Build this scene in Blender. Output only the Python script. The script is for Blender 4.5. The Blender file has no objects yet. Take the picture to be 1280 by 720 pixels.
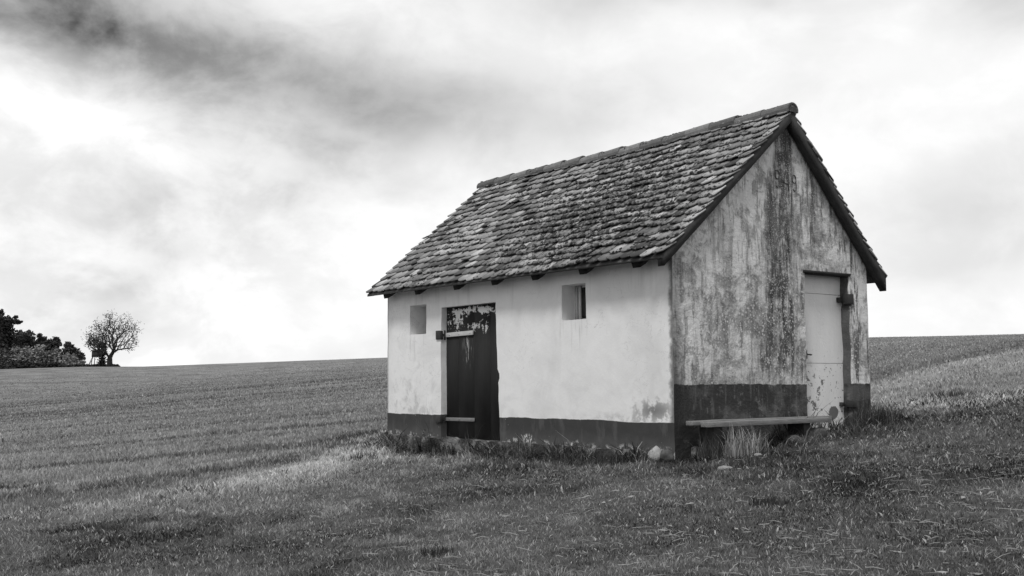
import bpy, bmesh, math, random
import numpy as np
from mathutils import Matrix, Vector, noise as mnoise

random.seed(7)
rng = np.random.default_rng(11)
scene = bpy.context.scene
COL = scene.collection
R = math.radians

# ------------------------------------------------------------------ camera, sky, sun, exposure
FPX, PITCH, ROLL, YAW = 1396.54, 0.08386, -0.005427, 0.9261
CAM_H = 0.7714
cam = bpy.data.cameras.new('camera')
cam.sensor_width = 36.0
cam.lens = FPX / 1280.0 * 36.0
cam.clip_start = 0.1
cam.clip_end = 6000.0
cam_ob = bpy.data.objects.new('camera', cam)
COL.objects.link(cam_ob)
cam_ob.matrix_world = Matrix.Translation((0, 0, CAM_H)) @ Matrix.Rotation(math.pi / 2 + PITCH, 4, 'X') @ Matrix.Rotation(ROLL, 4, 'Z')
scene.camera = cam_ob

SUN_DIR = Vector((-0.22, -0.47, 0.84)).normalized()      # towards the sun
SUN_STRENGTH, SUN_ANGLE = 1.5, 12.0
NISHITA_STRENGTH = 0.07
SKY_WHITE = 0.80
EXPOSURE = 0.42


class G:
    """small helper around a node tree; every value is grey (a float socket)"""
    def __init__(self, tree):
        self.t = tree; self.n = tree.nodes; self.l = tree.links

    def _in(self, sock, v):
        if v is None: return
        if hasattr(v, 'is_output'): self.l.new(v, sock)
        else: sock.default_value = v

    def node(self, kind, **kw):
        nd = self.n.new(kind)
        for k, v in kw.items(): setattr(nd, k, v)
        return nd

    def m(self, op, a, b=None, c=None, clamp=False):
        nd = self.node('ShaderNodeMath', operation=op, use_clamp=clamp)
        self._in(nd.inputs[0], a); self._in(nd.inputs[1], b)
        if c is not None: self._in(nd.inputs[2], c)
        return nd.outputs[0]

    def add(self, a, b): return self.m('ADD', a, b)
    def sub(self, a, b): return self.m('SUBTRACT', a, b)
    def mul(self, a, b): return self.m('MULTIPLY', a, b)
    def mx(self, a, b): return self.m('MAXIMUM', a, b)
    def mn(self, a, b): return self.m('MINIMUM', a, b)

    def step(self, v, lo, hi):
        nd = self.node('ShaderNodeMapRange', interpolation_type='SMOOTHSTEP')
        inv = lo > hi
        if inv: lo, hi = hi, lo
        self._in(nd.inputs[0], v)
        nd.inputs[1].default_value = lo; nd.inputs[2].default_value = hi
        nd.inputs[3].default_value = 1.0 if inv else 0.0
        nd.inputs[4].default_value = 0.0 if inv else 1.0
        return nd.outputs[0]

    def mix(self, f, a, b):
        nd = self.node('ShaderNodeMix', data_type='FLOAT')
        self._in(nd.inputs[0], f); self._in(nd.inputs[2], a); self._in(nd.inputs[3], b)
        return nd.outputs[0]

    def vec(self, x, y, z):
        nd = self.node('ShaderNodeCombineXYZ')
        for i, v in enumerate((x, y, z)): self._in(nd.inputs[i], v)
        return nd.outputs[0]

    def sep(self, v):
        nd = self.node('ShaderNodeSeparateXYZ'); self.l.new(v, nd.inputs[0]); return nd.outputs

    def scale(self, v, s):
        nd = self.node('ShaderNodeVectorMath', operation='MULTIPLY')
        self.l.new(v, nd.inputs[0]); nd.inputs[1].default_value = s; return nd.outputs[0]

    def shift(self, v, s):
        nd = self.node('ShaderNodeVectorMath', operation='ADD')
        self.l.new(v, nd.inputs[0]); nd.inputs[1].default_value = s; return nd.outputs[0]

    def noise(self, v, s, detail=4.0, rough=0.55, dist=0.0):
        nd = self.node('ShaderNodeTexNoise')
        self.l.new(v, nd.inputs['Vector'])
        nd.inputs['Scale'].default_value = s; nd.inputs['Detail'].default_value = detail
        nd.inputs['Roughness'].default_value = rough; nd.inputs['Distortion'].default_value = dist
        return nd.outputs['Fac']

    def voro(self, v, s, feature='F1'):
        nd = self.node('ShaderNodeTexVoronoi', feature=feature)
        self.l.new(v, nd.inputs['Vector']); nd.inputs['Scale'].default_value = s
        return nd.outputs['Distance']

    def obj(self): return self.node('ShaderNodeTexCoord').outputs['Object']

    def attr(self, name):
        return self.node('ShaderNodeAttribute', attribute_name=name).outputs['Fac']

    def gauss(self, x, y, x0, y0, sx, sy, ang=0.0):
        """elliptical bump, 1 in its middle"""
        c, s = math.cos(ang), math.sin(ang)
        dx = self.sub(x, x0); dy = self.sub(y, y0)
        a = self.m('DIVIDE', self.add(self.mul(dx, c), self.mul(dy, s)), sx)
        b = self.m('DIVIDE', self.sub(self.mul(dy, c), self.mul(dx, s)), sy)
        r2 = self.add(self.mul(a, a), self.mul(b, b))
        return self.m('POWER', 2.718, self.mul(r2, -0.5))


def material(name, rough=0.9, spec=0.2):
    mat = bpy.data.materials.new(name); mat.use_nodes = True
    g = G(mat.node_tree)
    b = g.n['Principled BSDF']
    b.inputs['Roughness'].default_value = rough
    b.inputs['Specular IOR Level'].default_value = spec
    g.bsdf = b
    return mat, g


def finish(g, colour, bump=None, strength=0.4, dist=0.01):
    g._in(g.bsdf.inputs['Base Color'], colour)
    if bump is not None:
        nd = g.node('ShaderNodeBump'); nd.inputs['Strength'].default_value = strength
        nd.inputs['Distance'].default_value = dist
        g.l.new(bump, nd.inputs['Height']); g.l.new(nd.outputs[0], g.bsdf.inputs['Normal'])


world = bpy.data.worlds.new('World'); scene.world = world; world.use_nodes = True
g = G(world.node_tree)
bg = g.n['Background']
dirv = g.node('ShaderNodeTexCoord').outputs['Generated']
X, Y, Z = g.sep(dirv)
warp1 = g.sub(g.noise(g.scale(dirv, (1, 1, 1.5)), 5.0, 4, 0.48), 0.5)
warp2 = g.sub(g.noise(g.shift(g.scale(dirv, (1, 1, 1.5)), (7, 3, 1)), 6.0, 4, 0.48), 0.5)
az = g.add(g.m('ARCTAN2', X, Y), g.mul(warp1, 0.09))
el = g.add(g.m('ARCSINE', Z), g.mul(warp2, 0.08))
sky = SKY_WHITE
def blob(px, py, sx, sy, ang, depth):
    global sky
    b = g.gauss(az, el, math.atan((px - 640) / FPX), math.atan((477 - py) / FPX), sx / FPX, sy / FPX, -R(ang))
    sky = g.sub(sky, g.mul(b, depth))
blob(-90, 0, 210, 66, 10, 0.22)
blob(120, 45, 200, 52, 14, 0.24)
blob(350, 85, 250, 60, 8, 0.22)
blob(545, 135, 160, 38, 4, 0.22)
blob(190, 240, 150, 34, -6, 0.13)
blob(40, 330, 190, 40, 0, 0.09)
blob(60, 165, 80, 22, 10, -0.12)
blob(1235, 265, 130, 46, -8, 0.18)
blob(1180, 340, 120, 18, -4, 0.08)
blob(860, -20, 230, 30, 0, 0.22)
blob(1300, 20, 60, 40, 0, 0.22)
soft = g.noise(g.scale(dirv, (1, 1, 1.7)), 5.0, 8, 0.52, 0.0)
west = g.step(az, 0.05, -0.35)
sky = g.sub(sky, g.mul(g.step(soft, 0.44, 0.74), g.mix(west, 0.08, 0.26)))
billow = g.noise(g.shift(g.scale(dirv, (1, 1, 1.5)), (11, 4, 2)), 10.0, 9, 0.60, 0.25)
sky = g.add(sky, g.mul(g.sub(g.step(billow, 0.36, 0.66), 0.5), g.mix(west, 0.07, 0.19)))
# unseen sky overhead and behind dimmed to make the light more directional
over = g.mx(g.step(el, 0.50, 0.95), g.step(Y, 0.35, -0.35))
sky = g.mix(over, sky, g.add(0.40, g.mul(g.step(soft, 0.35, 0.65), 0.22)))
sky = g.mx(sky, 0.05)
nis = g.node('ShaderNodeTexSky', sky_type='NISHITA', sun_disc=False)
nis.sun_elevation = math.asin(SUN_DIR.z)
nis.sun_rotation = math.atan2(SUN_DIR.x, SUN_DIR.y)
bw = g.node('ShaderNodeRGBToBW'); g.l.new(nis.outputs[0], bw.inputs[0])
open_sky = g.mul(bw.outputs[0], NISHITA_STRENGTH)
g.l.new(g.mix(0.93, open_sky, sky), bg.inputs['Color'])
bg.inputs['Strength'].default_value = 1.0

sun = bpy.data.lights.new('sun', 'SUN')
sun.energy = SUN_STRENGTH; sun.angle = R(SUN_ANGLE); sun.color = (1.0, 0.995, 0.985)
sun_ob = bpy.data.objects.new('sun', sun); COL.objects.link(sun_ob)
sun_ob.rotation_euler = SUN_DIR.to_track_quat('Z', 'Y').to_euler()

scene.view_settings.view_transform = 'Standard'
scene.view_settings.look = 'None'
scene.view_settings.gamma = 1.0
scene.view_settings.use_curve_mapping = False
scene.view_settings.exposure = EXPOSURE
scene.render.engine = 'CYCLES'
scene.cycles.use_denoising = True
scene.cycles.denoiser = 'OPENIMAGEDENOISE'
scene.cycles.denoising_input_passes = 'RGB_ALBEDO_NORMAL'
scene.cycles.denoising_prefilter = 'ACCURATE'
scene.cycles.max_bounces = 6

# ------------------------------------------------------------------ terrain shape
OX, OY = 1.7756, 12.3461                                   # the shed's near corner
CY_, SY_ = math.cos(YAW), math.sin(YAW)
def to_shed(x, y):                                         # world -> (v along the gable, u along the long wall)
    dx, dy = x - OX, y - OY
    return dx * SY_ + dy * CY_, -dx * CY_ + dy * SY_
def to_world(v, u):
    return OX + v * SY_ - u * CY_, OY + v * CY_ + u * SY_

def hash2(ix, iy, seed):
    n = (ix.astype(np.int64) * 374761393 + iy.astype(np.int64) * 668265263 + seed * 974634521) & 0x7fffffff
    n = ((n ^ (n >> 13)) * 1274126177) & 0x7fffffff
    return ((n ^ (n >> 16)) & 0xffff) / 65535.0
def vnoise(x, y, seed=0):
    ix, iy = np.floor(x), np.floor(y); fx, fy = x - ix, y - iy
    fx = fx * fx * (3 - 2 * fx); fy = fy * fy * (3 - 2 * fy)
    a, b = hash2(ix, iy, seed), hash2(ix + 1, iy, seed)
    c, d = hash2(ix, iy + 1, seed), hash2(ix + 1, iy + 1, seed)
    return a + (b - a) * fx + (c - a) * fy + (a - b - c + d) * fx * fy
def fbm(x, y, seed=0, octs=4):
    s, amp, t = 0, 1.0, 0
    for i in range(octs):
        s = s + vnoise(x * 2 ** i + 17.3 * i, y * 2 ** i - 9.1 * i, seed + i) * amp; t += amp; amp *= 0.55
    return s / t
def sstep(v, lo, hi):
    t = np.clip((v - lo) / (hi - lo), 0, 1); return t * t * (3 - 2 * t)

def polydist(x, y, pts):
    """signed distance to a polyline (positive on the right of its direction)"""
    best = np.full(np.shape(x), 1e9); sg = np.ones(np.shape(x))
    for (x0, y0), (x1, y1) in zip(pts[:-1], pts[1:]):
        dx, dy = x1 - x0, y1 - y0
        t = np.clip(((x - x0) * dx + (y - y0) * dy) / (dx * dx + dy * dy), 0, 1)
        d = np.hypot(x - x0 - t * dx, y - y0 - t * dy)
        cr = dx * (y - y0) - dy * (x - x0)
        upd = d < best
        best = np.where(upd, d, best); sg = np.where(upd, np.where(cr < 0, 1, -1), sg)
    return best, sg * best

RUT = [(-14, 11.2), (-6.7, 14.8), (-5.9, 15.45), (-4.5, 15.9), (-3.7, 16.7), (-2.84, 18.1), (-2.2, 19.6), (-1.0, 23.0), (1.0, 27)]
RUT2 = [(-14, 13.4), (-7.5, 16.5), (-5.4, 17.4), (-3.3, 19.2), (-2.4, 21.5), (-1.0, 25.5)]
BANK = [(-14, 8.6), (-6.4, 11.9), (-4.5, 13.0), (-3.8, 13.6), (-3.2, 14.3), (-2.5, 15.7), (-2.0, 17.6), (-0.6, 20), (3.6, 19.6), (5.7, 17.6), (6.3, 16.4), (7.3, 16.2), (11.0, 17.5), (20, 21)]
TRACK_A = [(5.0, 18.2), (6.9, 21.0), (9.3, 24.2), (12.8, 28.1), (19, 34), (30, 44)]
TRACK_B = [(4.8, 16.9), (6.3, 18.9), (8.1, 21.1), (11.1, 24.3), (16.5, 29.5), (28, 40)]

def level(px): return 477.0 + (px - 640) * ROLL             # picture row of eye level
def skyline(azt):
    px = 640 + azt * FPX
    return (level(px) - np.interp(px, [-600, 0, 105, 180, 480, 640, 1090, 1180, 1280, 1700],
                            [464, 463, 459.5, 459, 447, 441.5, 424.5, 424, 423, 421])) / FPX
def crest(azt):
    px = 640 + azt * FPX
    return np.interp(px, [0, 480, 1090, 1280], [235, 200, 120, 110])
def terrain(x, y, fine=True):
    x = np.asarray(x, float); y = np.asarray(y, float)
    r = np.hypot(x, y)
    azt = np.where(y > 0.05 * r, x / np.maximum(y, 0.05 * r + 1e-6), np.sign(x) * 2.0)
    azt = np.clip(azt, -1.2, 1.2)
    plane = -0.73 + 0.086 * np.clip(x, -40, 40) + 0.0386 * np.clip(y, -30, 60)
    e, dc = skyline(azt), crest(azt)
    t = sstep(r, 14, 1e9) * 0 + np.clip((r - 14) / (dc - 14), 0, 1); t = t * t * (3 - 2 * t)
    ap = (plane - CAM_H) / np.maximum(r, 1.0)
    ang = ap + (e - ap) * t
    lim = e * (0.80 + 0.20 * t) + 0.002 * (1 - t)
    k = 0.0045 * (1 - t) + 1e-5
    hh = np.clip(0.5 + 0.5 * (lim - ang) / k, 0, 1)
    ang = np.where(r > 14, lim * (1 - hh) + ang * hh - k * hh * (1 - hh), ang)
    d = np.maximum(r - dc, 0)
    z = np.where(r > 1.0, CAM_H + r * ang, plane) - 0.0007 * d * d / (1 + d / 150.0)
    back = sstep(-y, 5, 40)
    z = z * (1 - back) + back * (-0.9 + 0 * z)
    if fine:
        near = np.exp(-r / 45.0)
        z = z + (fbm(x * 1.1, y * 1.1, 3, 4) - 0.5) * 0.10 * near + (fbm(x * 6, y * 6, 9, 2) - 0.5) * 0.035 * np.exp(-r / 18.0)
        dr, _ = polydist(x, y, RUT); dr2, _ = polydist(x, y, RUT2); _, sb = polydist(x, y, BANK)
        wob = (fbm(x * 0.9, y * 0.9, 21, 3) - 0.5)
        z = z - 0.09 * np.exp(-((dr + wob * 0.3) / 0.28) ** 2) - 0.05 * np.exp(-((dr2 + wob * 0.4) / 0.3) ** 2)
        z = z + 0.06 * np.exp(-((sb - 0.25 + wob * 0.5) / 0.4) ** 2)
        da, _ = polydist(x, y, TRACK_A); db, _ = polydist(x, y, TRACK_B)
        z = z - 0.10 * (np.exp(-((da - 0.7) / 0.3) ** 2) + np.exp(-((db - 0.7) / 0.3) ** 2))
        v, u = to_shed(x, y)
        # settle the ground against the foot of the walls
        inside = np.maximum(np.maximum(-v, v - 3.55), np.maximum(-u, u - 6.16))
        z = np.where(inside < -0.05, np.minimum(z, -0.15), z)
    return z

def r_far(x, y): return np.hypot(x, y)
def masks(x, y):
    """dry: straw-coloured turf, dark: bare or lush dark patches, lawn: rough turf round the shed (else the crop field)"""
    wob = fbm(x * 0.8, y * 0.8, 41, 4) - 0.5
    _, sb = polydist(x, y, BANK); dr, _ = polydist(x, y, RUT); dr2, _ = polydist(x, y, RUT2)
    lawn = sstep(sb + wob * 0.9, -0.25, 0.35)
    near_house = sstep(x, -5.6, -2.6)
    dry = np.exp(-((sb - 0.05 + wob * 1.3) / (0.50 + 0.55 * near_house)) ** 2) * (0.45 + 0.55 * near_house) * (0.55 + 0.45 * sstep(fbm(x * 1.6, y * 1.6, 83, 3), 0.36, 0.56))
    dry = np.maximum(dry, 0.5 * np.exp(-((dr2 - dr) / 0.35) ** 2) * (dr < 1.6) * (1 - lawn))
    da, _ = polydist(x, y, TRACK_A); db, _ = polydist(x, y, TRACK_B)
    dry = np.maximum(dry, 0.50 * np.exp(-((da + wob * .4) / 0.45) ** 2)); dry = np.maximum(dry, 0.50 * np.exp(-((db + wob * .4) / 0.45) ** 2))
    dark = 1.1 * np.exp(-((dr + wob * 0.8) / 0.50) ** 2) * sstep(fbm(x * 1.3, y * 1.3, 55, 3), 0.34, 0.52)
    dark = np.maximum(dark, 0.9 * np.exp(-((dr2 + wob * 0.8) / 0.3) ** 2) * sstep(fbm(x * 1.1, y * 1.1, 77, 3), 0.42, 0.6))
    dark = np.maximum(dark, 0.62 * lawn * sstep(fbm(x * 0.75, y * 0.75, 61, 4), 0.52, 0.68))
    for qx, qy, qr in ((-3.6, 16.7, 0.45), (6.6, 17.1, 0.7), (7.1, 15.6, 0.5), (-0.9, 10.3, 0.3), (2.9, 9.6, 0.4)):
        dark = np.maximum(dark, np.exp(-((np.hypot(x - qx, (y - qy) * 0.8) + wob * 0.5) / qr) ** 2))
    dark = np.maximum(dark, 0.22 * np.exp(-((da - 1.0 + wob * .5) / 0.4) ** 2) * (r_far(x, y) > 18))
    # strip along the foot of the walls grows lush and dark
    v, u = to_shed(x, y)
    dv = np.maximum(np.maximum(-v, v - 3.55), np.maximum(-u, u - 6.16))
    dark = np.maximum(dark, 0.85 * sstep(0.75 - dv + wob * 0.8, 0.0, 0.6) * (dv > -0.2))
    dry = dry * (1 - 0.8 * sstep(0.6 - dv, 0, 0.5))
    return dry, np.clip(dark, 0, 1), lawn


def row_noise(x, y):
    """sown rows: across the view on the left, along the tramlines on the right"""
    a = fbm(x * 0.035, (y + 0.10 * x) * 0.8, 131, 4)
    b = fbm((0.65 * x + 0.75 * y) * 0.04, (0.75 * x - 0.65 * y) * 0.6, 137, 4)
    t = sstep(x, 1.0, 8.0)
    b = b * 0.40 + 0.30
    return a * (1 - t) + b * t

def link(ob, parent=None):
    COL.objects.link(ob)
    if parent is not None: ob.parent = parent
    return ob
def tag(o, label=None, cat=None, group=None, kind=None):
    for k, v in (('label', label), ('category', cat), ('group', group), ('kind', kind)):
        if v: o[k] = v
    return o
def np_mesh(name, verts, faces_flat, counts, mat, parent=None, attrs=None, smooth=False):
    me = bpy.data.meshes.new(name)
    verts = np.asarray(verts, np.float32)
    me.vertices.add(len(verts)); me.vertices.foreach_set('co', verts.ravel())
    faces_flat = np.asarray(faces_flat, np.int32); counts = np.asarray(counts, np.int32)
    me.loops.add(len(faces_flat)); me.loops.foreach_set('vertex_index', faces_flat)
    me.polygons.add(len(counts))
    starts = np.concatenate([[0], np.cumsum(counts)[:-1]]).astype(np.int32)
    me.polygons.foreach_set('loop_start', starts); me.polygons.foreach_set('loop_total', counts)
    if smooth: me.polygons.foreach_set('use_smooth', np.ones(len(counts), bool))
    for k, a in (attrs or {}).items():
        at = me.attributes.new(k, 'FLOAT', 'POINT'); at.data.foreach_set('value', np.asarray(a, np.float32))
    me.update(calc_edges=True)
    for m_ in (mat if isinstance(mat, (list, tuple)) else [mat]): me.materials.append(m_)
    return link(bpy.data.objects.new(name, me), parent)


class MB:
    """collects polygons (with one optional grey value per vertex) and links them as ONE mesh"""
    def __init__(self): self.v = []; self.f = []; self.c = []
    def vert(self, p, c=0.0):
        self.v.append(tuple(p)); self.c.append(c); return len(self.v) - 1
    def poly(self, pts, c=0.0):
        self.f.append([self.vert(p, c) for p in pts])
    def box(self, a, b, c=0.0, jit=0.0):
        x0, y0, z0 = a; x1, y1, z1 = b
        P = [(x0, y0, z0), (x1, y0, z0), (x1, y1, z0), (x0, y1, z0), (x0, y0, z1), (x1, y0, z1), (x1, y1, z1), (x0, y1, z1)]
        P = [tuple(q + random.uniform(-jit, jit) for q in p) for p in P]
        i = [self.vert(p, c) for p in P]
        for q in ((3, 2, 1, 0), (4, 5, 6, 7), (0, 1, 5, 4), (1, 2, 6, 5), (2, 3, 7, 6), (3, 0, 4, 7)):
            self.f.append([i[k] for k in q])
    def prism(self, outline, d, c=0.0):
        """outline: list of 3-D points, d: extrusion vector"""
        n = len(outline); d = Vector(d)
        a = [self.vert(p, c) for p in outline]; b = [self.vert(Vector(p) + d, c) for p in outline]
        self.f.append(a[::-1]); self.f.append(b)
        for k in range(n): self.f.append([a[k], a[(k + 1) % n], b[(k + 1) % n], b[k]])
    def tube(self, pts, rads, sides=6, c=0.0, cap=True):
        pts = [Vector(p) for p in pts]; rings = []
        for k, p in enumerate(pts):
            t = (pts[min(k + 1, len(pts) - 1)] - pts[max(k - 1, 0)])
            if t.length < 1e-9: t = Vector((0, 0, 1))
            t.normalize()
            a = t.orthogonal().normalized() if k == 0 else (last - t * last.dot(t)).normalized()
            last = a; b = t.cross(a)
            rings.append([self.vert(p + (a * math.cos(2 * math.pi * q / sides) + b * math.sin(2 * math.pi * q / sides)) * rads[k], c) for q in range(sides)])
        for r0, r1 in zip(rings[:-1], rings[1:]):
            for q in range(sides): self.f.append([r0[q], r0[(q + 1) % sides], r1[(q + 1) % sides], r1[q]])
        if cap: self.f.append(rings[0][::-1]); self.f.append(rings[-1])
    def build(self, name, mat, parent=None, smooth=False, bevel=0.0):
        ob = np_mesh(name, self.v, [i for f in self.f for i in f], [len(f) for f in self.f], mat, parent, {'tone': self.c}, smooth)
        if bevel:
            md = ob.modifiers.new('bevel', 'BEVEL'); md.width = bevel; md.segments = 2; md.limit_method = 'ANGLE'
        return ob


def empty(name, loc=(0, 0, 0), rz=0.0):
    o = bpy.data.objects.new(name, None); o.location = loc; o.rotation_euler = (0, 0, rz); o.empty_display_size = 0.3
    return link(o)

# ------------------------------------------------------------------ ground
CROP = 0.180
def ground_material():
    mat, g = material('field_soil_and_turf', 0.95, 0.1)
    co = g.obj(); x, y, z = g.sep(co)
    dry, dark, lawn = g.attr('dry'), g.attr('dark'), g.attr('lawn')
    r = g.m('SQRT', g.add(g.mul(x, x), g.mul(y, y)))
    fine = g.noise(co, 9.0, 6, 0.7); mid = g.noise(co, 1.6, 5, 0.6); big = g.noise(co, 0.16, 4, 0.6)
    rows = g.attr('rows')
    crop = g.add(CROP, g.mul(g.sub(rows, 0.5), 0.20))
    crop = g.add(crop, g.mul(g.sub(fine, 0.5), 0.16))
    crop = g.add(crop, g.mul(g.sub(big, 0.5), 0.06))
    grain = g.noise(g.vec(g.mul(x, 2.6), g.mul(y, 0.35), 0.0), 1.0, 5, 0.7)      # thin and thick stands of seedlings
    crop = g.add(crop, g.mul(g.sub(grain, 0.5), 0.32))
    turf = g.add(0.075, g.mul(g.sub(fine, 0.5), 0.14)); turf = g.add(turf, g.mul(g.sub(mid, 0.5), 0.08))
    c = g.mix(lawn, crop, turf)
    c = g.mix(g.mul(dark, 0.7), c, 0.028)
    c = g.mix(g.mul(dry, 0.75), c, g.add(0.36, g.mul(g.sub(fine, 0.5), 0.4)))
    c = g.mx(c, 0.018)
    h = g.add(g.mul(fine, 0.5), mid)
    finish(g, c, h, 0.7, 0.05)
    return mat

def build_ground():
    a_f = np.linspace(-R(34), R(34), 420)
    a_b = np.linspace(R(34), 2 * math.pi - R(34), 60)[1:-1]
    ang = np.concatenate([a_f, a_b])                        # 0 looks along +Y
    rad = np.concatenate([[0.3, 1, 2, 3, 4], np.geomspace(4.6, 60, 380), np.geomspace(62, 420, 90), np.geomspace(460, 3200, 18)])
    A, Rr = np.meshgrid(ang, rad)
    x = np.sin(A) * Rr; y = np.cos(A) * Rr
    z = terrain(x.ravel(), y.ravel()).reshape(x.shape)
    nA, nR = len(ang), len(rad)
    V = np.stack([x.ravel(), y.ravel(), z.ravel()], 1)
    i = np.arange(nA)[None, :] + np.arange(nR - 1)[:, None] * nA
    j = (np.arange(nA) + 1) % nA
    j = j[None, :] + np.arange(nR - 1)[:, None] * nA
    F = np.stack([j, i, i + nA, j + nA], -1).reshape(-1, 4)[:, ::-1]
    F = F[:, ::-1]
    dry, dark, lawn = masks(x.ravel(), y.ravel())
    V = np.vstack([V, [[0, 0, V[:nA, 2].mean()]]])
    c = len(V) - 1
    fan = np.stack([np.arange(nA), (np.arange(nA) + 1) % nA, np.full(nA, c)], 1)[:, ::-1]
    flat = np.concatenate([F.ravel(), fan.ravel()])
    cnt = np.concatenate([np.full(len(F), 4), np.full(nA, 3)])
    pad = lambda q: np.append(q, q[:nA].mean())
    ob = np_mesh('ground', V, flat, cnt, ground_material(), None, {'dry': pad(dry), 'dark': pad(dark), 'lawn': pad(lawn), 'rows': pad(row_noise(x.ravel(), y.ravel()))}, True)
    tag(ob, 'gently rising crop field and rough turf around the shed', 'ground', kind='structure')
    bm = bmesh.new(); bm.from_mesh(ob.data); bmesh.ops.recalc_face_normals(bm, faces=bm.faces)
    if sum(f.normal.z for f in list(bm.faces)[:2000]) < 0: bmesh.ops.reverse_faces(bm, faces=bm.faces)
    bm.to_mesh(ob.data); bm.free()
build_ground()

# ------------------------------------------------------------------ the shed
L, W, VA = 6.156, 3.555, 1.984
ZB1, ZB2 = 0.311, 0.728
EAVE_Z, EAVE_ZR, OVER, OVER_R = 2.123, 2.061, 0.280, 0.285
RIDGE_Z, APEX = 4.10, 3.99
END_N, END_F = 0.133, 0.25                                 # verge overhang, near and far
WALL_TOP = 2.22
shed = empty('shed', (OX, OY, 0.0), math.pi / 2 - YAW)
tag(shed, 'small whitewashed shed with steep mossy tiled roof and dark painted base', 'shed')

def wobble(p):
    q = Vector(p)
    return q + Vector((mnoise.noise(q * 1.3), mnoise.noise(q * 1.3 + Vector((9, 2, 4))), 0)) * 0.012 \
             + Vector((mnoise.noise(q * 6), mnoise.noise(q * 6 + Vector((3, 7, 1))), 0)) * 0.003

def plaster_white():
    mat, g = material('whitewashed_plaster', 0.92, 0.15)
    co = g.obj(); v, u, z = g.sep(co)
    n1 = g.noise(co, 1.7, 6, 0.6); n2 = g.noise(co, 7.0, 6, 0.65); n3 = g.noise(co, 34.0, 4, 0.6)
    n4 = g.noise(g.shift(co, (4, 9, 2)), 3.2, 5, 0.62, 0.6)
    c = g.add(0.83, g.mul(g.sub(n1, 0.5), 0.12)); c = g.add(c, g.mul(g.sub(n2, 0.5), 0.10))
    # damp mottling left of the door and low on the wall
    low = g.step(z, 1.25, 0.35)
    leftp = g.step(u, 4.3, 5.2)
    c = g.mix(g.mul(g.step(n4, 0.50, 0.66), g.mul(g.add(0.25, g.mul(leftp, 0.75)), g.add(0.12, g.mul(low, 0.45)))), c, 0.36)
    # worn patch low by the near corner
    worn = g.gauss(u, z, 0.32, 0.44, 0.26, 0.11)
    c = g.mix(g.mul(g.step(g.add(n2, g.mul(worn, 0.35)), 0.62, 0.78), worn), c, 0.22)
    worn2 = g.gauss(u, z, 0.62, 0.335, 0.55, 0.05)
    c = g.mix(g.mul(g.mul(worn2, 0.8), g.step(n2, 0.42, 0.62)), c, 0.40)
    # faint stains under the eaves
    c = g.mix(g.mul(g.step(g.noise(g.scale(co, (1, 3.0, 0.35)), 2.2, 5, 0.6), 0.52, 0.7), g.mul(g.step(z, 1.5, 2.1), 0.35)), c, 0.45)
    crk = g.noise(g.scale(co, (1, 1.0, 1.0)), 2.6, 7, 0.6, 0.8)
    line = g.step(g.m('ABSOLUTE', g.sub(crk, 0.5)), 0.0032, 0.0012)
    c = g.mix(g.mul(line, g.mul(g.step(g.noise(g.shift(co, (6, 6, 1)), 1.1, 3), 0.50, 0.58), 0.45)), c, 0.25)
    runs = g.mul(g.step(g.noise(g.scale(co, (1, 9.0, 0.5)), 2.0, 4, 0.6), 0.55, 0.70), g.mx(g.gauss(u, z, 1.69, 1.38, 0.22, 0.13), g.gauss(u, z, 5.28, 1.34, 0.22, 0.13)))
    c = g.mix(g.mul(runs, 0.45), c, 0.35)
    c = g.mix(g.mul(g.step(g.noise(g.shift(co, (1, 2, 9)), 0.9, 5, 0.6, 0.5), 0.50, 0.62), 0.22), c, 0.52)
    # dark algae on the arris at both ends
    edge = g.step(g.add(u, g.mul(g.sub(n2, 0.5), 0.16)), 0.085, 0.010)
    c = g.mix(g.mul(edge, 0.85), c, 0.10)
    edge2 = g.step(g.add(u, g.mul(g.sub(n2, 0.5), 0.06)), L - 0.05, L - 0.005)
    c = g.mix(g.mul(edge2, 0.55), c, 0.16)
    # the painted band, its wavering top edge, chips and limewash splashes along its foot
    zz = g.add(z, g.add(g.mul(g.sub(g.noise(co, 2.0, 3), 0.5), 0.05), g.mul(g.sub(n2, 0.5), 0.022)))
    band = g.step(zz, ZB1 + 0.004, ZB1 - 0.004)
    bc = g.add(0.056, g.mul(g.sub(n2, 0.5), 0.035))
    bc = g.mix(g.mul(g.step(g.noise(g.scale(co, (1, 1, 0.3)), 5.0, 5, 0.65), 0.53, 0.66), 0.5), bc, 0.12)
    bc = g.mix(g.mul(g.step(g.add(z, g.mul(g.sub(n2, 0.5), 0.35)), 0.20, 0.0), 0.35), bc, 0.15)   # mud splashed up from the ground
    foot = g.step(g.add(z, g.mul(g.sub(n4, 0.5), 0.25)), 0.06, -0.01)
    bc = g.mix(g.mul(foot, g.step(n2, 0.52, 0.60)), bc, 0.46)
    bc = g.mix(g.step(g.noise(co, 16.0, 4, 0.6), 0.70, 0.73), bc, 0.45)
    splash = g.gauss(u, z, 2.62, 0.03, 0.09, 0.055)
    bc = g.mix(g.mul(g.step(splash, 0.25, 0.6), g.step(g.noise(co, 22.0, 4, 0.7), 0.48, 0.56)), bc, 0.62)
    c = g.mix(band, c, bc)
    finish(g, c, g.add(g.mul(n1, 1.5), g.add(g.mul(n2, 0.5), g.mul(n3, 0.10))), 0.30, 0.02)
    return mat

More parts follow.
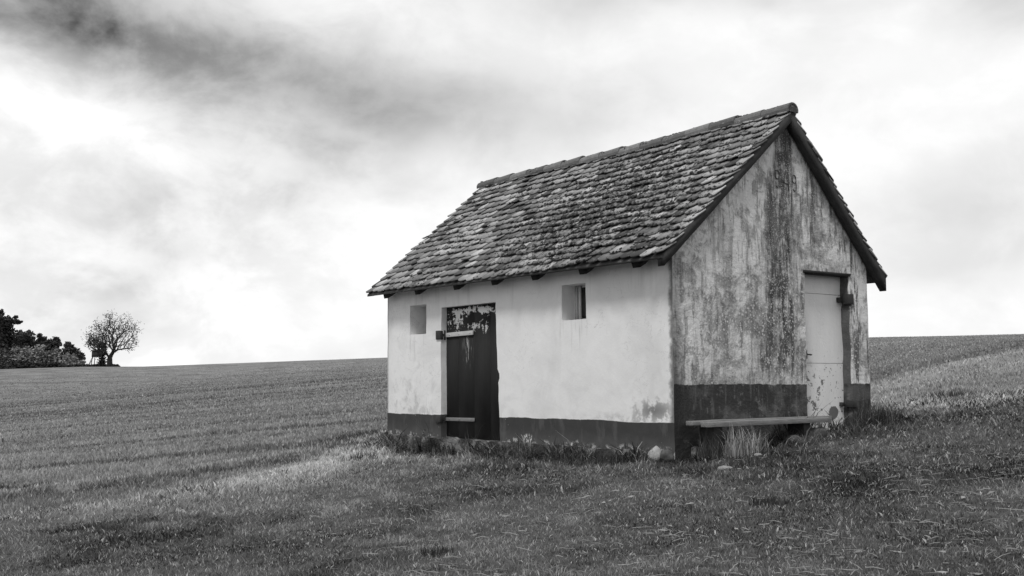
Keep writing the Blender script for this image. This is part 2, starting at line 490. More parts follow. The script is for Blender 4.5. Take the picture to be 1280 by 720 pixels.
def plaster_gable():
    mat, g = material('weathered_gable_plaster', 0.95, 0.12)
    co = g.obj(); v, u, z = g.sep(co)
    st = g.scale(co, (1.0, 1.0, 0.13))
    s1 = g.noise(st, 5.0, 7, 0.68, 0.3); s2 = g.noise(g.shift(st, (3, 1, 8)), 14.0, 6, 0.66, 0.2)
    n1 = g.noise(co, 2.0, 6, 0.62); n2 = g.noise(co, 9.0, 6, 0.66); n3 = g.noise(co, 38.0, 4, 0.65)
    c = g.add(0.77, g.mul(g.sub(n1, 0.5), 0.36)); c = g.add(c, g.mul(g.sub(n2, 0.5), 0.25))
    c = g.mix(g.mul(g.step(g.noise(g.shift(co, (2, 7, 9)), 5.5, 7, 0.72, 0.4), 0.50, 0.63), 0.62), c, 0.12)
    # thin run-off streaks everywhere, thicker ones on the right
    right = g.step(v, 1.9, 2.6)
    c = g.mix(g.mul(g.step(s2, 0.525, 0.62), g.add(0.55, g.mul(right, 0.35))), c, 0.10)
    c = g.mix(g.mul(g.step(s1, 0.525, 0.60), g.add(0.45, g.mul(right, 0.5))), c, 0.11)
    # the broad black streak under the apex, narrow at the top, spread lower down
    zc = g.m('DIVIDE', g.sub(3.6, z), 3.0)
    wid = g.add(0.17, g.mul(g.m('MAXIMUM', zc, 0.0), 0.26))
    ctr = g.sub(1.95, g.mul(g.mx(zc, 0.0), 0.23))
    d = g.m('DIVIDE', g.m('ABSOLUTE', g.sub(g.add(v, g.mul(g.sub(s1, 0.5), 0.5)), ctr)), wid)
    streak = g.mul(g.step(d, 1.5, 0.5), g.step(z, 0.55, 1.0))
    streak = g.mul(streak, g.step(g.add(g.mul(s2, 0.6), g.mul(n2, 0.4)), 0.36, 0.56))
    c = g.mix(g.mul(streak, 0.94), c, 0.055)
    spot = g.gauss(v, z, 1.965, 3.50, 0.13, 0.09)
    c = g.mix(g.step(g.add(spot, g.mul(g.sub(n2, 0.5), 0.9)), 0.35, 0.85), c, 0.10)
    run = g.mul(g.gauss(v, z, 1.95, 3.80, 0.09, 0.24), g.step(s2, 0.42, 0.55)); c = g.mix(g.mul(run, 0.9), c, 0.09)
    # broken grey cloud of grime at mid height, pale lichen freckles below
    c = g.mix(g.mul(g.step(g.noise(g.shift(co, (5, 5, 5)), 1.3, 7, 0.70, 0.5), 0.485, 0.61), 0.66), c, 0.14)
    zone = g.mul(g.step(z, 2.6, 1.7), g.step(g.noise(co, 1.8, 4), 0.36, 0.56))
    fre = g.step(g.add(g.voro(co, 25.0), g.mul(g.sub(n2, 0.5), 0.5)), 0.34, 0.24)
    c = g.mix(g.mul(g.mul(fre, zone), 0.75), c, 0.74)
    fre2 = g.step(g.add(g.voro(g.shift(co, (2, 2, 2)), 42.0), g.mul(g.sub(n3, 0.5), 0.3)), 0.30, 0.16)
    c = g.mix(g.mul(fre2, 0.6), c, 0.70)
    dk = g.step(g.noise(g.shift(co, (8, 1, 3)), 26.0, 5, 0.7), 0.58, 0.68)
    c = g.mix(g.mul(dk, 0.6), c, 0.10)
    # algae on the arrises and rising damp over the corner
    cor = g.step(g.add(v, g.mul(g.sub(n2, 0.5), 0.30)), 0.26, 0.02)
    c = g.mix(g.mul(cor, g.add(0.30, g.mul(g.step(z, 2.0, 0.8), 0.55))), c, 0.07)
    # band
    zz = g.add(z, g.add(g.mul(g.sub(n1, 0.5), 0.06), g.mul(g.sub(n2, 0.5), 0.05)))
    band = g.step(zz, ZB2 + 0.006, ZB2 - 0.008)
    bc = g.add(0.052, g.mul(g.sub(n2, 0.5), 0.05))
    bc = g.mix(g.mul(g.step(s2, 0.52, 0.64), 0.6), bc, 0.15)
    bc = g.mix(g.mul(g.step(n1, 0.48, 0.60), 0.50), bc, 0.16)
    bc = g.mix(g.mul(g.step(g.noise(g.shift(co, (4, 4, 4)), 6.0, 7, 0.7), 0.54, 0.62), 0.6), bc, 0.20)
    bc = g.mix(g.step(g.noise(co, 20.0, 4, 0.6), 0.71, 0.75), bc, 0.40)
    lowp = g.gauss(v, z, 1.45, 0.10, 0.30, 0.07); bc = g.mix(g.mul(lowp, 0.8), bc, 0.20)
    bc = g.mix(g.mul(g.step(v, 0.5, 0.1), 0.75), bc, g.mul(n3, 0.06))
    c = g.mix(g.mul(g.step(u, 0.018, 0.03), g.step(v, 3.0, 3.1)), c, g.add(0.11, g.mul(g.sub(n2, 0.5), 0.12)))   # hinge-side jamb: grime plus recess shade painted into the colour
    c = g.mix(band, c, bc)
    c = g.mx(c, 0.02)
    finish(g, c, g.add(n1, g.add(g.mul(n2, 0.9), g.mul(n3, 0.35))), 0.8, 0.025)
    return mat

M_white, M_gable = plaster_white(), plaster_gable()

def grid_lines(lo, hi, step, extra):
    pts = sorted(set([lo, hi] + [e for e in extra if lo < e < hi])); out = []
    for a, b in zip(pts[:-1], pts[1:]):
        n = max(1, round((b - a) / step)); out += [a + (b - a) * k / n for k in range(n)]
    return out + [hi]

def wall_panel(name, hmax, top, openings, place, inward, mat, nudge=None):
    """a rendered wall: fine grid with openings left out and their reveals turned inward
    openings: (h0, h1, z0, z1, depth); place(h, z) -> local point; top(h) -> wall height"""
    hs = grid_lines(0, hmax, 0.06, [q for o in openings for q in o[:2]])
    zs = grid_lines(-0.35, WALL_TOP, 0.06, [q for o in openings for q in o[2:4]])
    peak = max(top(h) for h in hs)
    n_up = 0 if peak < WALL_TOP + 0.01 else 30
    mb = MB(); idx = {}
    def P(i, k):
        h = hs[i]
        z = zs[k] if k < len(zs) else WALL_TOP + (top(h) - WALL_TOP) * (k - len(zs) + 1) / n_up
        if nudge: h = nudge(h, z)
        return wobble(place(h, z))
    def V(i, k):
        if (i, k) not in idx: idx[(i, k)] = mb.vert(P(i, k))
        return idx[(i, k)]
    def hole(i, k):
        if i < 0 or k < 0 or i >= len(hs) - 1 or k >= len(zs) - 1: return None
        hc, zc = (hs[i] + hs[i + 1]) / 2, (zs[k] + zs[k + 1]) / 2
        for o in openings:
            if o[0] < hc < o[1] and o[2] < zc < o[3]: return o
        return None
    for i in range(len(hs) - 1):
        for k in range(len(zs) - 1 + n_up):
            o = hole(i, k) if k < len(zs) - 1 else None
            if o is None:
                mb.f.append([V(i, k), V(i + 1, k), V(i + 1, k + 1), V(i, k + 1)])
            else:
                for (ii, kk, a, b) in ((i - 1, k, (i, k), (i, k + 1)), (i + 1, k, (i + 1, k + 1), (i + 1, k)),
                                       (i, k - 1, (i + 1, k), (i, k)), (i, k + 1, (i, k + 1), (i + 1, k + 1))):
                    if hole(ii, kk) is None:
                        pa, pb = P(*a), P(*b); d = Vector(inward) * o[4]
                        for q in range(4):
                            mb.poly([pa + d * q / 4, pb + d * q / 4, pb + d * (q + 1) / 4, pa + d * (q + 1) / 4])
    return mb.build(name, mat, shed, smooth=True)

DOOR_L = (3.278, 4.657, -0.02, 1.845)
def nudge_long(h, z):                                        # the door's right jamb leans, its edge is broken
    if abs(h - DOOR_L[0]) < 1e-6 and -0.03 < z < 1.86:
        return h + (z / 1.85 - 0.5) * 0.10 + mnoise.noise(Vector((0, z * 5, 3))) * 0.015 - (0.035 if 0.78 < z < 0.92 else 0)
    return h
WIN2 = (1.464, 1.920, 1.528, 1.967); WIN1 = (5.061, 5.506, 1.482, 1.918)
long_open = [DOOR_L + (0.10,), WIN2 + (0.27,), WIN1 + (0.36,)]
wall_panel('long_wall', L, lambda h: WALL_TOP + 0.005, long_open, lambda h, z: (0.0, h, z), (1, 0, 0), M_white, nudge_long)
DOOR_R = (2.285, 3.195, 0.075, 2.10)
def nudge_gable(h, z):
    if abs(h - DOOR_R[1]) < 1e-6 and 0.05 < z < 2.05:
        return h + mnoise.noise(Vector((2, z * 3, 8))) * 0.025 + (0.03 if 1.70 < z < 1.80 else 0)
    return h
gable_top = lambda h: WALL_TOP + (APEX - WALL_TOP) * (h / VA if h < VA else (W - h) / (W - VA))
wall_panel('gable_wall', W, gable_top, [DOOR_R + (0.17,)], lambda h, z: (h, 0.0, z), (0, 1, 0), M_gable, nudge_gable)
mb = MB()                                                    # the two walls one does not see
mb.poly([wobble((W, 0, -.3)), wobble((W, L, -.3)), wobble((W, L, WALL_TOP)), wobble((W, 0, WALL_TOP))])
mb.poly([wobble((W, L, -.3)), wobble((0, L, -.3)), wobble((0, L, WALL_TOP)), wobble((VA, L, APEX)), wobble((W, L, WALL_TOP))])
mb.build('rear_wall', M_white, shed)

# dark timber, iron, paint ...
def plain(name, base, var, scale=8.0, rough=0.8, spec=0.2, stretch=(1, 1, 1), bump=0.3):
    mat, g = material(name, rough, spec)
    co = g.scale(g.obj(), stretch)
    n = g.noise(co, scale, 6, 0.65); n2 = g.noise(co, scale * 5, 4, 0.6)
    c = g.add(base, g.mul(g.sub(n, 0.5), var)); c = g.mx(g.add(c, g.mul(g.sub(n2, 0.5), var * 0.6)), 0.008)
    finish(g, c, g.add(n, g.mul(n2, 0.4)), bump, 0.01)
    return mat
M_dark = plain('dark_weathered_timber', 0.05, 0.05, 6, 0.85)
M_rafter = plain('tarred_rafter', 0.030, 0.02, 9, 0.85)
M_iron = plain('rusty_black_iron', 0.035, 0.03, 22, 0.65, 0.35)
M_strap = plain('pale_painted_iron', 0.60, 0.25, 18, 0.6, 0.3)
M_strap2 = plain('grey_worn_iron', 0.20, 0.15, 18, 0.6, 0.3)
M_stone = plain('pale_limestone', 0.26, 0.30, 11, 0.95)
M_stone2 = plain('grey_fieldstone', 0.09, 0.14, 14, 0.95, bump=0.8)
M_bench = plain('silvered_bench_plank', 0.21, 0.34, 9, 0.85, 0.2, (0.6, 9, 9), 0.5)
M_lintel = plain('dark_lintel', 0.03, 0.02, 9)  # near-black strip over the gable door

def tile_material():
    mat, g = material('old_clay_tile', 0.85, 0.25)
    co = g.obj(); tone = g.attr('tone')
    n1 = g.noise(co, 9.0, 6, 0.7); n2 = g.noise(co, 45.0, 4, 0.65)
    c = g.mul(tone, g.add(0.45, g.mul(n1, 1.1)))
    c = g.mix(g.mul(g.step(n2, 0.55, 0.68), 0.45), c, 0.06)                 # black lichen
    c = g.mix(g.mul(g.step(g.noise(g.shift(co, (3, 3, 3)), 26, 5, 0.7), 0.60, 0.70), 0.6), c, 0.55)  # white lichen
    c = g.mx(c, 0.02)
    finish(g, c, g.add(n1, g.mul(n2, 0.6)), 0.7, 0.012)
    return mat
M_tile = tile_material()

def roof_sag(u, s):                                          # metres along the roof normal
    return 0.022 * mnoise.noise(Vector((u * 0.8, s * 0.9, 1.7))) - 0.018 * math.sin(math.pi * min(max(u / L, 0), 1))

def roof_slope(mb, eave, ridge, moss_pts, sgn):
    """eave, ridge: (x, z) of the tile plane. Courses of plain tiles with rounded tails, each laid a little askew"""
    ex, ez = eave; rx, rz = ridge
    d = Vector((rx - ex, 0, rz - ez)); length = d.length; d.normalize()
    n = Vector((-d.z, 0, d.x)) * (1 if sgn > 0 else -1)
    if n.z < 0: n = -n
    courses = 19; ex_c = length / courses; wt = 0.181
    for k in range(courses):
        s0 = k * ex_c
        off = (wt / 2 if k % 2 else 0.0)
        nt = int((L + END_N + END_F) / wt) + 2
        for q in range(nt + 1):
            u0 = -END_N + q * wt - off; u1 = u0 + wt
            if u1 < -END_N + 0.03 or u0 > L + END_F - 0.03: continue
            ragged = random.uniform(-0.012, 0.012)
            lo, hi = max(u0 + 0.0045, -END_N + ragged), min(u1 - 0.0045, L + END_F + ragged)
            if k == 0 and random.random() < 0.02: continue
            uc = (lo + hi) / 2; hw = (hi - lo) / 2
            clus = mnoise.noise(Vector((uc * 1.1, s0 * 1.4, sgn * 7)))
            tone = 0.32 + 0.20 * clus + random.gauss(0, 0.12)
            if uc < 0.7 and 0.25 < s0 / length < 0.55: tone += 0.14
            if random.random() < 0.08: tone += 0.20
            if random.random() < 0.10: tone -= 0.10
            tone = min(max(tone, 0.09), 0.68)
            lift = 0.023 + abs(random.gauss(0, 0.009)) + (0.014 if random.random() < 0.06 else 0)
            slide = random.gauss(0, 0.013); rot = random.gauss(0, 0.035); skew = random.gauss(0, 0.004)
            th = 0.018
            ln = min(ex_c * 1.75, length - s0 + 0.005)
            # outline in tile coordinates (a across, b up the slope), rounded tail at b = 0
            out = []
            for w_ in range(7):
                t = -1 + 2 * w_ / 6
                out.append((t * hw, 0.042 * (abs(t) ** 2.2)))
            out += [(hw, ln), (-hw, ln)]
            def pt(a, b, up):
                a2 = a * math.cos(rot) - b * math.sin(rot); b2 = a * math.sin(rot) + b * math.cos(rot)
                s = s0 + b2 + slide; u = uc + a2
                tilt = lift * (1 - b / (ex_c * 1.15)) + skew * a / 0.09
                base = Vector((ex, 0, ez)) + d * s + Vector((0, u, 0))
                return base + n * (0.004 + tilt + up + roof_sag(u, s) - 0.03)
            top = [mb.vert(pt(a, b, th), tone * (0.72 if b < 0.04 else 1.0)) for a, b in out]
            bot = [mb.vert(pt(a, b, 0), tone * 0.35) for a, b in out]  # shade of tail edges and undersides put into the vertex tone
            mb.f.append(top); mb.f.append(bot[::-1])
            m_ = len(out)
            for w_ in range(m_): mb.f.append([top[w_], bot[w_], bot[(w_ + 1) % m_], top[(w_ + 1) % m_]])
            if moss_pts is not None:
                cen = math.exp(-(((uc - 1.9) / 1.5) ** 2 + ((s0 / length - 0.42) / 0.40) ** 2))
                pm = 0.03 + 1.1 * cen + 0.5 * mnoise.noise(Vector((uc * 0.9, s0 * 1.1, 4.0)))
                for _ in range(26):
                    if random.random() < pm:
                        a = random.uniform(-hw, hw); b = random.choice((abs(random.gauss(0, 0.02)), random.uniform(0, 0.16)))
                        moss_pts.append((pt(a, b, th), n, random.choice((0.008, 0.010, 0.013, 0.018, 0.024)) * random.uniform(0.8, 1.2) * (0.8 + 0.4 * cen)))

EAVE_N, RIDGE = (-OVER, EAVE_Z + 0.03), (VA, RIDGE_Z)
EAVE_F = (W + OVER_R, EAVE_ZR + 0.03)
moss_pts = []
mb = MB()
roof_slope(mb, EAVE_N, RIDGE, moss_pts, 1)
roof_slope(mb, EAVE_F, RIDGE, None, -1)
# boarding under the tiles
for e in (EAVE_N, EAVE_F):
    d = Vector((RIDGE[0] - e[0], 0, RIDGE[1] - e[1])).normalized()
    dn = Vector((0, 0, -0.052)); a = Vector((e[0], 0, e[1])) + d * 0.05; b = Vector((RIDGE[0], 0, RIDGE[1])) - d * 0.03
    o1 = Vector((0, -END_N + 0.035, 0)); ln = Vector((0, L + END_N + END_F - 0.07, 0))
    mb.prism([a + dn + o1, b + dn + o1, b + dn * 1.6 + o1, a + dn * 1.6 + o1], ln, 0.10)
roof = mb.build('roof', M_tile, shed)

def lump(mb, p, n, r, tone, seed, sub):
    t = Vector(n).orthogonal().normalized(); b = Vector(n).cross(t)
    base = len(mb.v)
    for q in sub[0]:
        w = 1 + 0.45 * mnoise.noise(q * 2.1 + Vector((seed, seed * 0.37, 1)))
        mb.vert(Vector(p) + (t * q.x * 1.3 + b * q.y * 1.0 + Vector(n) * q.z * 0.55) * r * w, tone)
    for f in sub[1]: mb.f.append([base + i for i in f])
def ico(sub):
    bm = bmesh.new(); bmesh.ops.create_icosphere(bm, subdivisions=sub, radius=1.0)
    r_ = ([v.co.copy() for v in bm.verts], [[v.index for v in f.verts] for f in bm.faces]); bm.free(); return r_
ICO1, ICO2, ICO3 = ico(1), ico(2), ico(3)
def moss_material():
    mat, g = material('dry_roof_moss', 1.0, 0.05)
    co = g.obj(); n1 = g.noise(co, 30, 5, 0.7); n2 = g.noise(co, 120, 3, 0.6)
    c = g.mul(g.attr('tone'), g.add(0.3, g.mul(n1, 1.4)))
    finish(g, c, g.add(n1, n2), 1.0, 0.02)
    return mat
for k in range(420):
    a = random.uniform(0.15, 0.75) * math.pi; y_ = random.uniform(-END_N, L + END_F)
    moss_pts.append((Vector((VA + math.cos(a) * -0.092, y_, RIDGE_Z - 0.036 + roof_sag(y_, 3.0) + math.sin(a) * 0.088)), Vector((-math.cos(a), 0, math.sin(a))), random.choice((0.010, 0.014, 0.02))))
mb = MB()
for i, (p, n, r) in enumerate(moss_pts):
    lump(mb, p, n, r, random.choice((0.06, 0.09, 0.13, 0.20, 0.32)) * random.uniform(0.8, 1.2), i * 1.37, ICO1)
ms = mb.build('moss', moss_material(), roof); ms['kind'] = 'stuff'

# ridge: a row of half-round caps
nr = 15; rl = (L + END_N + END_F) / nr
for k in range(nr):
    mb = MB(); y0 = -END_N - 0.01 + k * rl; y1 = y0 + rl + 0.05
    zr = RIDGE_Z - 0.040 + roof_sag((y0 + y1) / 2, 3.0) + random.uniform(-0.006, 0.006); tilt = 0.016 if k else 0.010
    tone = random.uniform(0.10, 0.22); segs = 9
    def arc(y, r, dz): return [Vector((VA + math.cos(a) * r * 1.08, y, zr + dz + math.sin(a) * r)) for a in [math.pi * (-0.10 + 1.20 * q / segs) for q in range(segs + 1)]]
    o0, o1 = arc(y0, 0.094, tilt), arc(y1, 0.089, 0.0); i0, i1 = arc(y0, 0.076, tilt), arc(y1, 0.070, 0.0)
    for q in range(segs):
        mb.poly([o0[q], o0[q + 1], o1[q + 1], o1[q]], tone); mb.poly([i0[q + 1], i0[q], i1[q], i1[q + 1]], tone)
        mb.poly([o0[q + 1], o0[q], i0[q], i0[q + 1]], tone); mb.poly([o1[q], o1[q + 1], i1[q + 1], i1[q]], tone)
    mb.poly([o0[0], o1[0], i1[0], i0[0]], tone); mb.poly([o1[-1], o0[-1], i0[-1], i1[-1]], tone)
    if k == 0:                                               # mortar closing the end of the ridge
        mb.poly([p + Vector((0, 0.006, 0)) for p in i0], tone * 0.6)
    mb.build('ridge_tile', M_tile, roof)

# barge boards along the four verges and rafter tails under the near eave
def barge(e, y0, y1, hgt):
    d = Vector((RIDGE[0] - e[0], 0, RIDGE[1] - e[1])).normalized()
    a = Vector((e[0], y0, e[1] - 0.035)) + d * 0.06; b = Vector((RIDGE[0], y0, RIDGE[1] - 0.035))
    dn = Vector((0, 0, -hgt)); mb = MB()
    N = 12; tp = [a.lerp(b, k / N) for k in range(N + 1)]
    bt = [p + dn * (1 + 0.05 * mnoise.noise(p * 3)) for p in tp]
    mb.prism(tp + bt[::-1], (0, y1 - y0, 0), 0.1)
    mb.build('bargeboard', M_dark, shed)
barge(EAVE_N, -END_N + 0.012, -0.02, 0.135); barge(EAVE_F, -END_N + 0.012, -0.02, 0.17)
barge(EAVE_N, L + 0.03, L + END_F - 0.06, 0.055); barge(EAVE_F, L + 0.03, L + END_F - 0.02, 0.12)
sl = (RIDGE[1] - EAVE_N[1]) / (RIDGE[0] - EAVE_N[0])
for u in (5.93, 5.03, 4.02, 3.12, 2.25, 1.32, 0.39, 0.02):
    mb = MB(); zt = lambda x: EAVE_N[1] + (x - EAVE_N[0]) * sl - 0.09
    big = 0.5 if u < 0.1 else 1.0
    sec = [(-0.105, 0.0), (0.105, 0.0), (0.060, -0.135 * big), (-0.060, -0.135 * big)]
    xs = [0.06, -0.08, -0.165]; hs = [1.0, 1.0, 0.8]
    rows = []
    for x_, hh in zip(xs, hs):
        rows.append([mb.vert((x_, u + a * (1 if big == 1 else .6) + random.uniform(-.004, .004), zt(x_) + b * hh - 0.004)) for a, b in sec])
    for r0, r1 in zip(rows[:-1], rows[1:]):
        for q in range(4): mb.f.append([r0[q], r1[q], r1[(q + 1) % 4], r0[(q + 1) % 4]])
    mb.f.append(rows[0]); mb.f.append(rows[-1][::-1])
    mb.build('rafter_tail', M_rafter, shed)

# rubble footing below the walls
def rough_block(mb, a, b, amp, cell=0.12, seed=0.0):
    a, b = Vector(a), Vector(b); n_ = [max(1, int((b[i] - a[i]) / cell)) for i in range(3)]
    def face(ax, val):
        o = [i for i in range(3) if i != ax]; grid = {}
        for p in range(n_[o[0]] + 1):
            for q in range(n_[o[1]] + 1):
                P = Vector((0, 0, 0)); P[ax] = val
                P[o[0]] = a[o[0]] + (b[o[0]] - a[o[0]]) * p / n_[o[0]]; P[o[1]] = a[o[1]] + (b[o[1]] - a[o[1]]) * q / n_[o[1]]
                S = P * 4.0 + Vector((seed, 0, 0))
                P += Vector((mnoise.noise(S), mnoise.noise(S + Vector((5, 1, 2))), mnoise.noise(S + Vector((1, 8, 3))))) * amp
                P += Vector((mnoise.noise(S * 3.7), mnoise.noise(S * 3.7 + Vector((5, 1, 2))), mnoise.noise(S * 3.7 + Vector((1, 8, 3))))) * amp * 0.5
                grid[p, q] = mb.vert(P)
        for p in range(n_[o[0]]):
            for q in range(n_[o[1]]):
                f = [grid[p, q], grid[p + 1, q], grid[p + 1, q + 1], grid[p, q + 1]]
                flip = (val == b[ax]) == (ax != 1)
                mb.f.append(f if flip else f[::-1])
    for ax in range(3): face(ax, a[ax]); face(ax, b[ax])
def footing_material():
    mat, g = material('crumbling_footing', 0.97, 0.1)
    co = g.obj(); n1 = g.noise(co, 5, 6, 0.7); n2 = g.noise(co, 26, 5, 0.65)
    c = g.mix(g.step(n1, 0.46, 0.60), 0.07, 0.26); c = g.add(c, g.mul(g.sub(n2, 0.5), 0.2)); c = g.mx(c, 0.02)
    finish(g, c, g.add(n1, n2), 0.9, 0.03)
    return mat
M_foot = footing_material()
mb = MB()
rough_block(mb, (-0.065, 0.1, -0.5), (0.03, L + 0.09, -0.012), 0.035, 0.08)
rough_block(mb, (-0.06, L - 0.02, -0.5), (0.6, L + 0.10, 0.0), 0.03, 0.08, 5.0)
rough_block(mb, (0.25, -0.07, -0.5), (W - 0.1, 0.03, 0.035), 0.035, 0.08, 9.0)
mb.build('footing', M_foot, shed)
mb = MB(); rough_block(mb, (2.22, -0.13, -0.25), (3.16, 0.16, 0.088), 0.012, 0.08, 3.0); mb.build('doorstep', M_stone2, shed)

# ---- dark plank door in the long wall
def dark_door_material():
    mat, g = material('black_door_with_flaking_white_paint', 0.75, 0.2)
    co = g.obj(); v, u, z = g.sep(co)
    n1 = g.noise(g.scale(co, (1, 1.6, 1)), 6.0, 6, 0.68, 0.6); n2 = g.noise(g.scale(co, (1, 1, 2.4)), 15.0, 5, 0.6)
    grain = g.noise(g.scale(co, (1, 14, 0.7)), 5.0, 5, 0.6)
    c = g.add(0.024, g.mul(g.sub(grain, 0.5), 0.018))
    c = g.mix(g.mul(g.gauss(u, z, 4.2, 0.1, 0.35, 0.14), 0.5), c, 0.07)
    region = g.mx(g.step(z, 1.36, 1.62), g.mul(g.gauss(u, z, 3.62, 1.38, 0.14, 0.16), 0.9))
    patch = g.add(g.gauss(u, z, 4.38, 1.62, 0.17, 0.12), g.add(g.gauss(u, z, 4.1, 1.78, 0.3, 0.04), g.gauss(u, z, 3.6, 1.75, 0.2, 0.05)))
    patch = g.add(patch, g.add(g.gauss(u, z, 4.0, 1.56, 0.08, 0.05), g.gauss(u, z, 3.72, 1.54, 0.10, 0.10)))
    f = g.mul(g.step(g.add(g.mul(n1, 0.6), g.add(g.mul(n2, 0.4), g.mul(patch, 0.19))), 0.655, 0.675), region)
    drip = g.mul(g.step(g.noise(g.scale(co, (1, 22, 1.5)), 3.0, 3), 0.60, 0.66), g.gauss(u, z, 4.13, 1.26, 0.06, 0.12))
    rim = g.mul(g.step(u, 3.45, 3.40), g.mul(g.step(z, 1.2, 1.4), g.step(n2, 0.47, 0.55)))
    f = g.mx(f, g.mx(drip, rim))
    c = g.mix(f, c, 0.85)
    finish(g, g.mx(c, 0.01), g.add(grain, g.mul(f, 0.4)), 0.5, 0.006)
    return mat
MD = dark_door_material()
d1 = MB()
u0, u1 = 3.18, 4.74; nb = 4
for k in range(nb):
    a = u0 + (u1 - u0) * k / nb; b = u0 + (u1 - u0) * (k + 1) / nb
    off = random.uniform(-0.0012, 0.0012)
    d1.box((0.095 + off, a + 0.0012, -0.03), (0.125, b - 0.0012, 1.87))
d1.box((0.128, u0, -0.05), (0.15, u1, 1.90))                     # ledger boards behind, close the gaps
door1 = d1.build('door', MD, shed)
def hinge(parent, z, u_pin, u_end, hgt, drop, mstrap, bs):
    mb = MB(); mb.prism([(0.072, u_pin, z - hgt / 2), (0.072, u_end, z - hgt / 2 + drop), (0.072, u_end, z + hgt / 2 + drop), (0.072, u_pin, z + hgt / 2)], (0.018, 0, 0))
    for t in (0.15, 0.5, 0.9):
        uu = u_pin + (u_end - u_pin) * t; mb.tube([(0.073, uu, z + drop * t), (0.062, uu, z + drop * t)], [0.011, 0.008], 8)
    h_ = mb.build('strap_hinge', mstrap, parent, bevel=0.003)
    mb = MB(); mb.box((-0.026, u_pin - 0.004, z - bs), (0.03, u_pin + 0.115, z + bs), jit=0.006)
    mb.tube([(0.062, u_pin + 0.012, z - bs * 1.1), (0.062, u_pin + 0.012, z + bs * 1.15)], [0.016, 0.016], 8)
    mb.box((0.02, u_pin + 0.0, z - 0.02), (0.09, u_pin + 0.04, z + 0.02))
    mb.build('hinge_bracket', M_iron, h_, bevel=0.006)
hinge(door1, 1.448, 4.650, 3.97, 0.062, 0.012, M_strap, 0.062)
hinge(door1, 0.245, 4.650, 3.94, 0.050, 0.008, M_strap2, 0.045)

# ---- the two small windows: deep plastered reveals, a thin frame and a dark pane
for (a, b, z0, z1), white in ((WIN2, True), (WIN1, False)):
    mb = MB(); fw = 0.035; x0, x1 = (0.215, 0.25) if white else (0.31, 0.345)
    A, B, Z0, Z1 = a - 0.01, b + 0.01, z0 - 0.01, z1 + 0.01
    mb.box((x0, A, Z0), (x1, A + fw + 0.012, Z1)); mb.box((x0, B - fw - 0.012, Z0), (x1, B, Z1))
    mb.box((x0 + .002, A + fw, Z0), (x1 - .002, B - fw, Z0 + fw)); mb.box((x0 + .002, A + fw, Z1 - fw), (x1 - .002, B - fw, Z1))
    uc = a + (b - a) * (0.30 if white else 0.5); mb.box((x0 - 0.01, uc - 0.016, Z0 + fw), (x1 - .003, uc + 0.016, Z1 - fw))
    if white: mb.box((x0 - 0.03, a + 0.325, Z0 + .012), (x0 - 0.003, a + 0.362, Z1 - .012))
    wdw = mb.build('window', M_strap if white else M_strap2, shed)
    mp, gg = material('dusty_dark_glass', 0.25, 0.4)
    finish(gg, g_c := gg.add(0.02, gg.mul(gg.noise(gg.obj(), 9, 5), 0.03)))
    mb = MB(); mb.box((x0 + 0.012, A + .003, Z0 + .003), (x0 + 0.018, B - .003, Z1 - .003)); mb.build('pane', mp, wdw)

# ---- pale three-board door in the gable
def pale_door_material():
    mat, g = material('pale_flaking_door_paint', 0.7, 0.25)
    co = g.obj(); v, u, z = g.sep(co)
    n1 = g.noise(co, 7.0, 6, 0.62, 0.3); n2 = g.noise(co, 22.0, 5, 0.65); n0 = g.noise(g.scale(co, (2, 1, 0.5)), 2.5, 5, 0.6)
    c = g.add(0.82, g.mul(g.sub(n0, 0.5), 0.22)); c = g.add(c, g.mul(g.sub(n2, 0.5), 0.06))
    low = g.step(z, 1.05, 0.75)
    leftish = g.step(v, 2.95, 2.5)
    f = g.step(g.add(g.mul(n1, 0.7), g.add(g.mul(n2, 0.3), g.add(g.mul(leftish, 0.035), g.mul(g.step(z, 0.5, 0.1), 0.04)))), 0.575, 0.600)
    c = g.mix(g.mul(f, low), c, g.add(0.13, g.mul(n2, 0.12)))
    fl = g.mul(g.step(g.noise(co, 30, 3), 0.66, 0.70), g.step(z, 1.3, 0.9)); c = g.mix(fl, c, 0.10)
    blot = g.gauss(v, z, 2.98, 0.36, 0.075, 0.07)
    c = g.mix(g.step(g.add(blot, g.mul(g.sub(n1, 0.5), 0.7)), 0.45, 0.5), c, 0.16)
    c = g.mix(g.mul(g.step(z, 2.02, 2.12), 0.5), c, 0.3)
    finish(g, c, g.add(g.mul(f, -0.5), n2), 0.4, 0.006)
    return mat
MP = pale_door_material()
mb = MB()
cuts = [0.06, 0.985, 1.862, 2.13]
for k in range(3):
    N = 16; edge = []
    for q in range(N + 1):
        v = 2.24 + (3.245 - 2.24) * q / N
        z0 = cuts[k] + (0.003 + 0.004 * mnoise.noise(Vector((v * 5, k, 2))) if k else 0.0)
        z1 = cuts[k + 1] - 0.003 + (0.004 * mnoise.noise(Vector((v * 5, k + 1, 2))) if k < 2 else 0.0)
        edge.append((v, z0, z1))
    for (va, a0, a1), (vb, b0, b1) in zip(edge[:-1], edge[1:]):
        mb.poly([(va, 0.145, a0), (vb, 0.145, b0), (vb, 0.145, b1), (va, 0.145, a1)])
        mb.poly([(va, 0.145, a1), (vb, 0.145, b1), (vb, 0.177, b1), (va, 0.177, a1)])
        mb.poly([(vb, 0.145, b0), (va, 0.145, a0), (va, 0.177, a0), (vb, 0.177, b0)])
mb.box((2.22, 0.178, 0.05), (3.26, 0.19, 2.15))
door2 = mb.build('door', MP, shed)
mb = MB(); mb.tube([(2.46, 0.144, 1.095), (2.46, 0.115, 1.095)], [0.010, 0.010], 8)
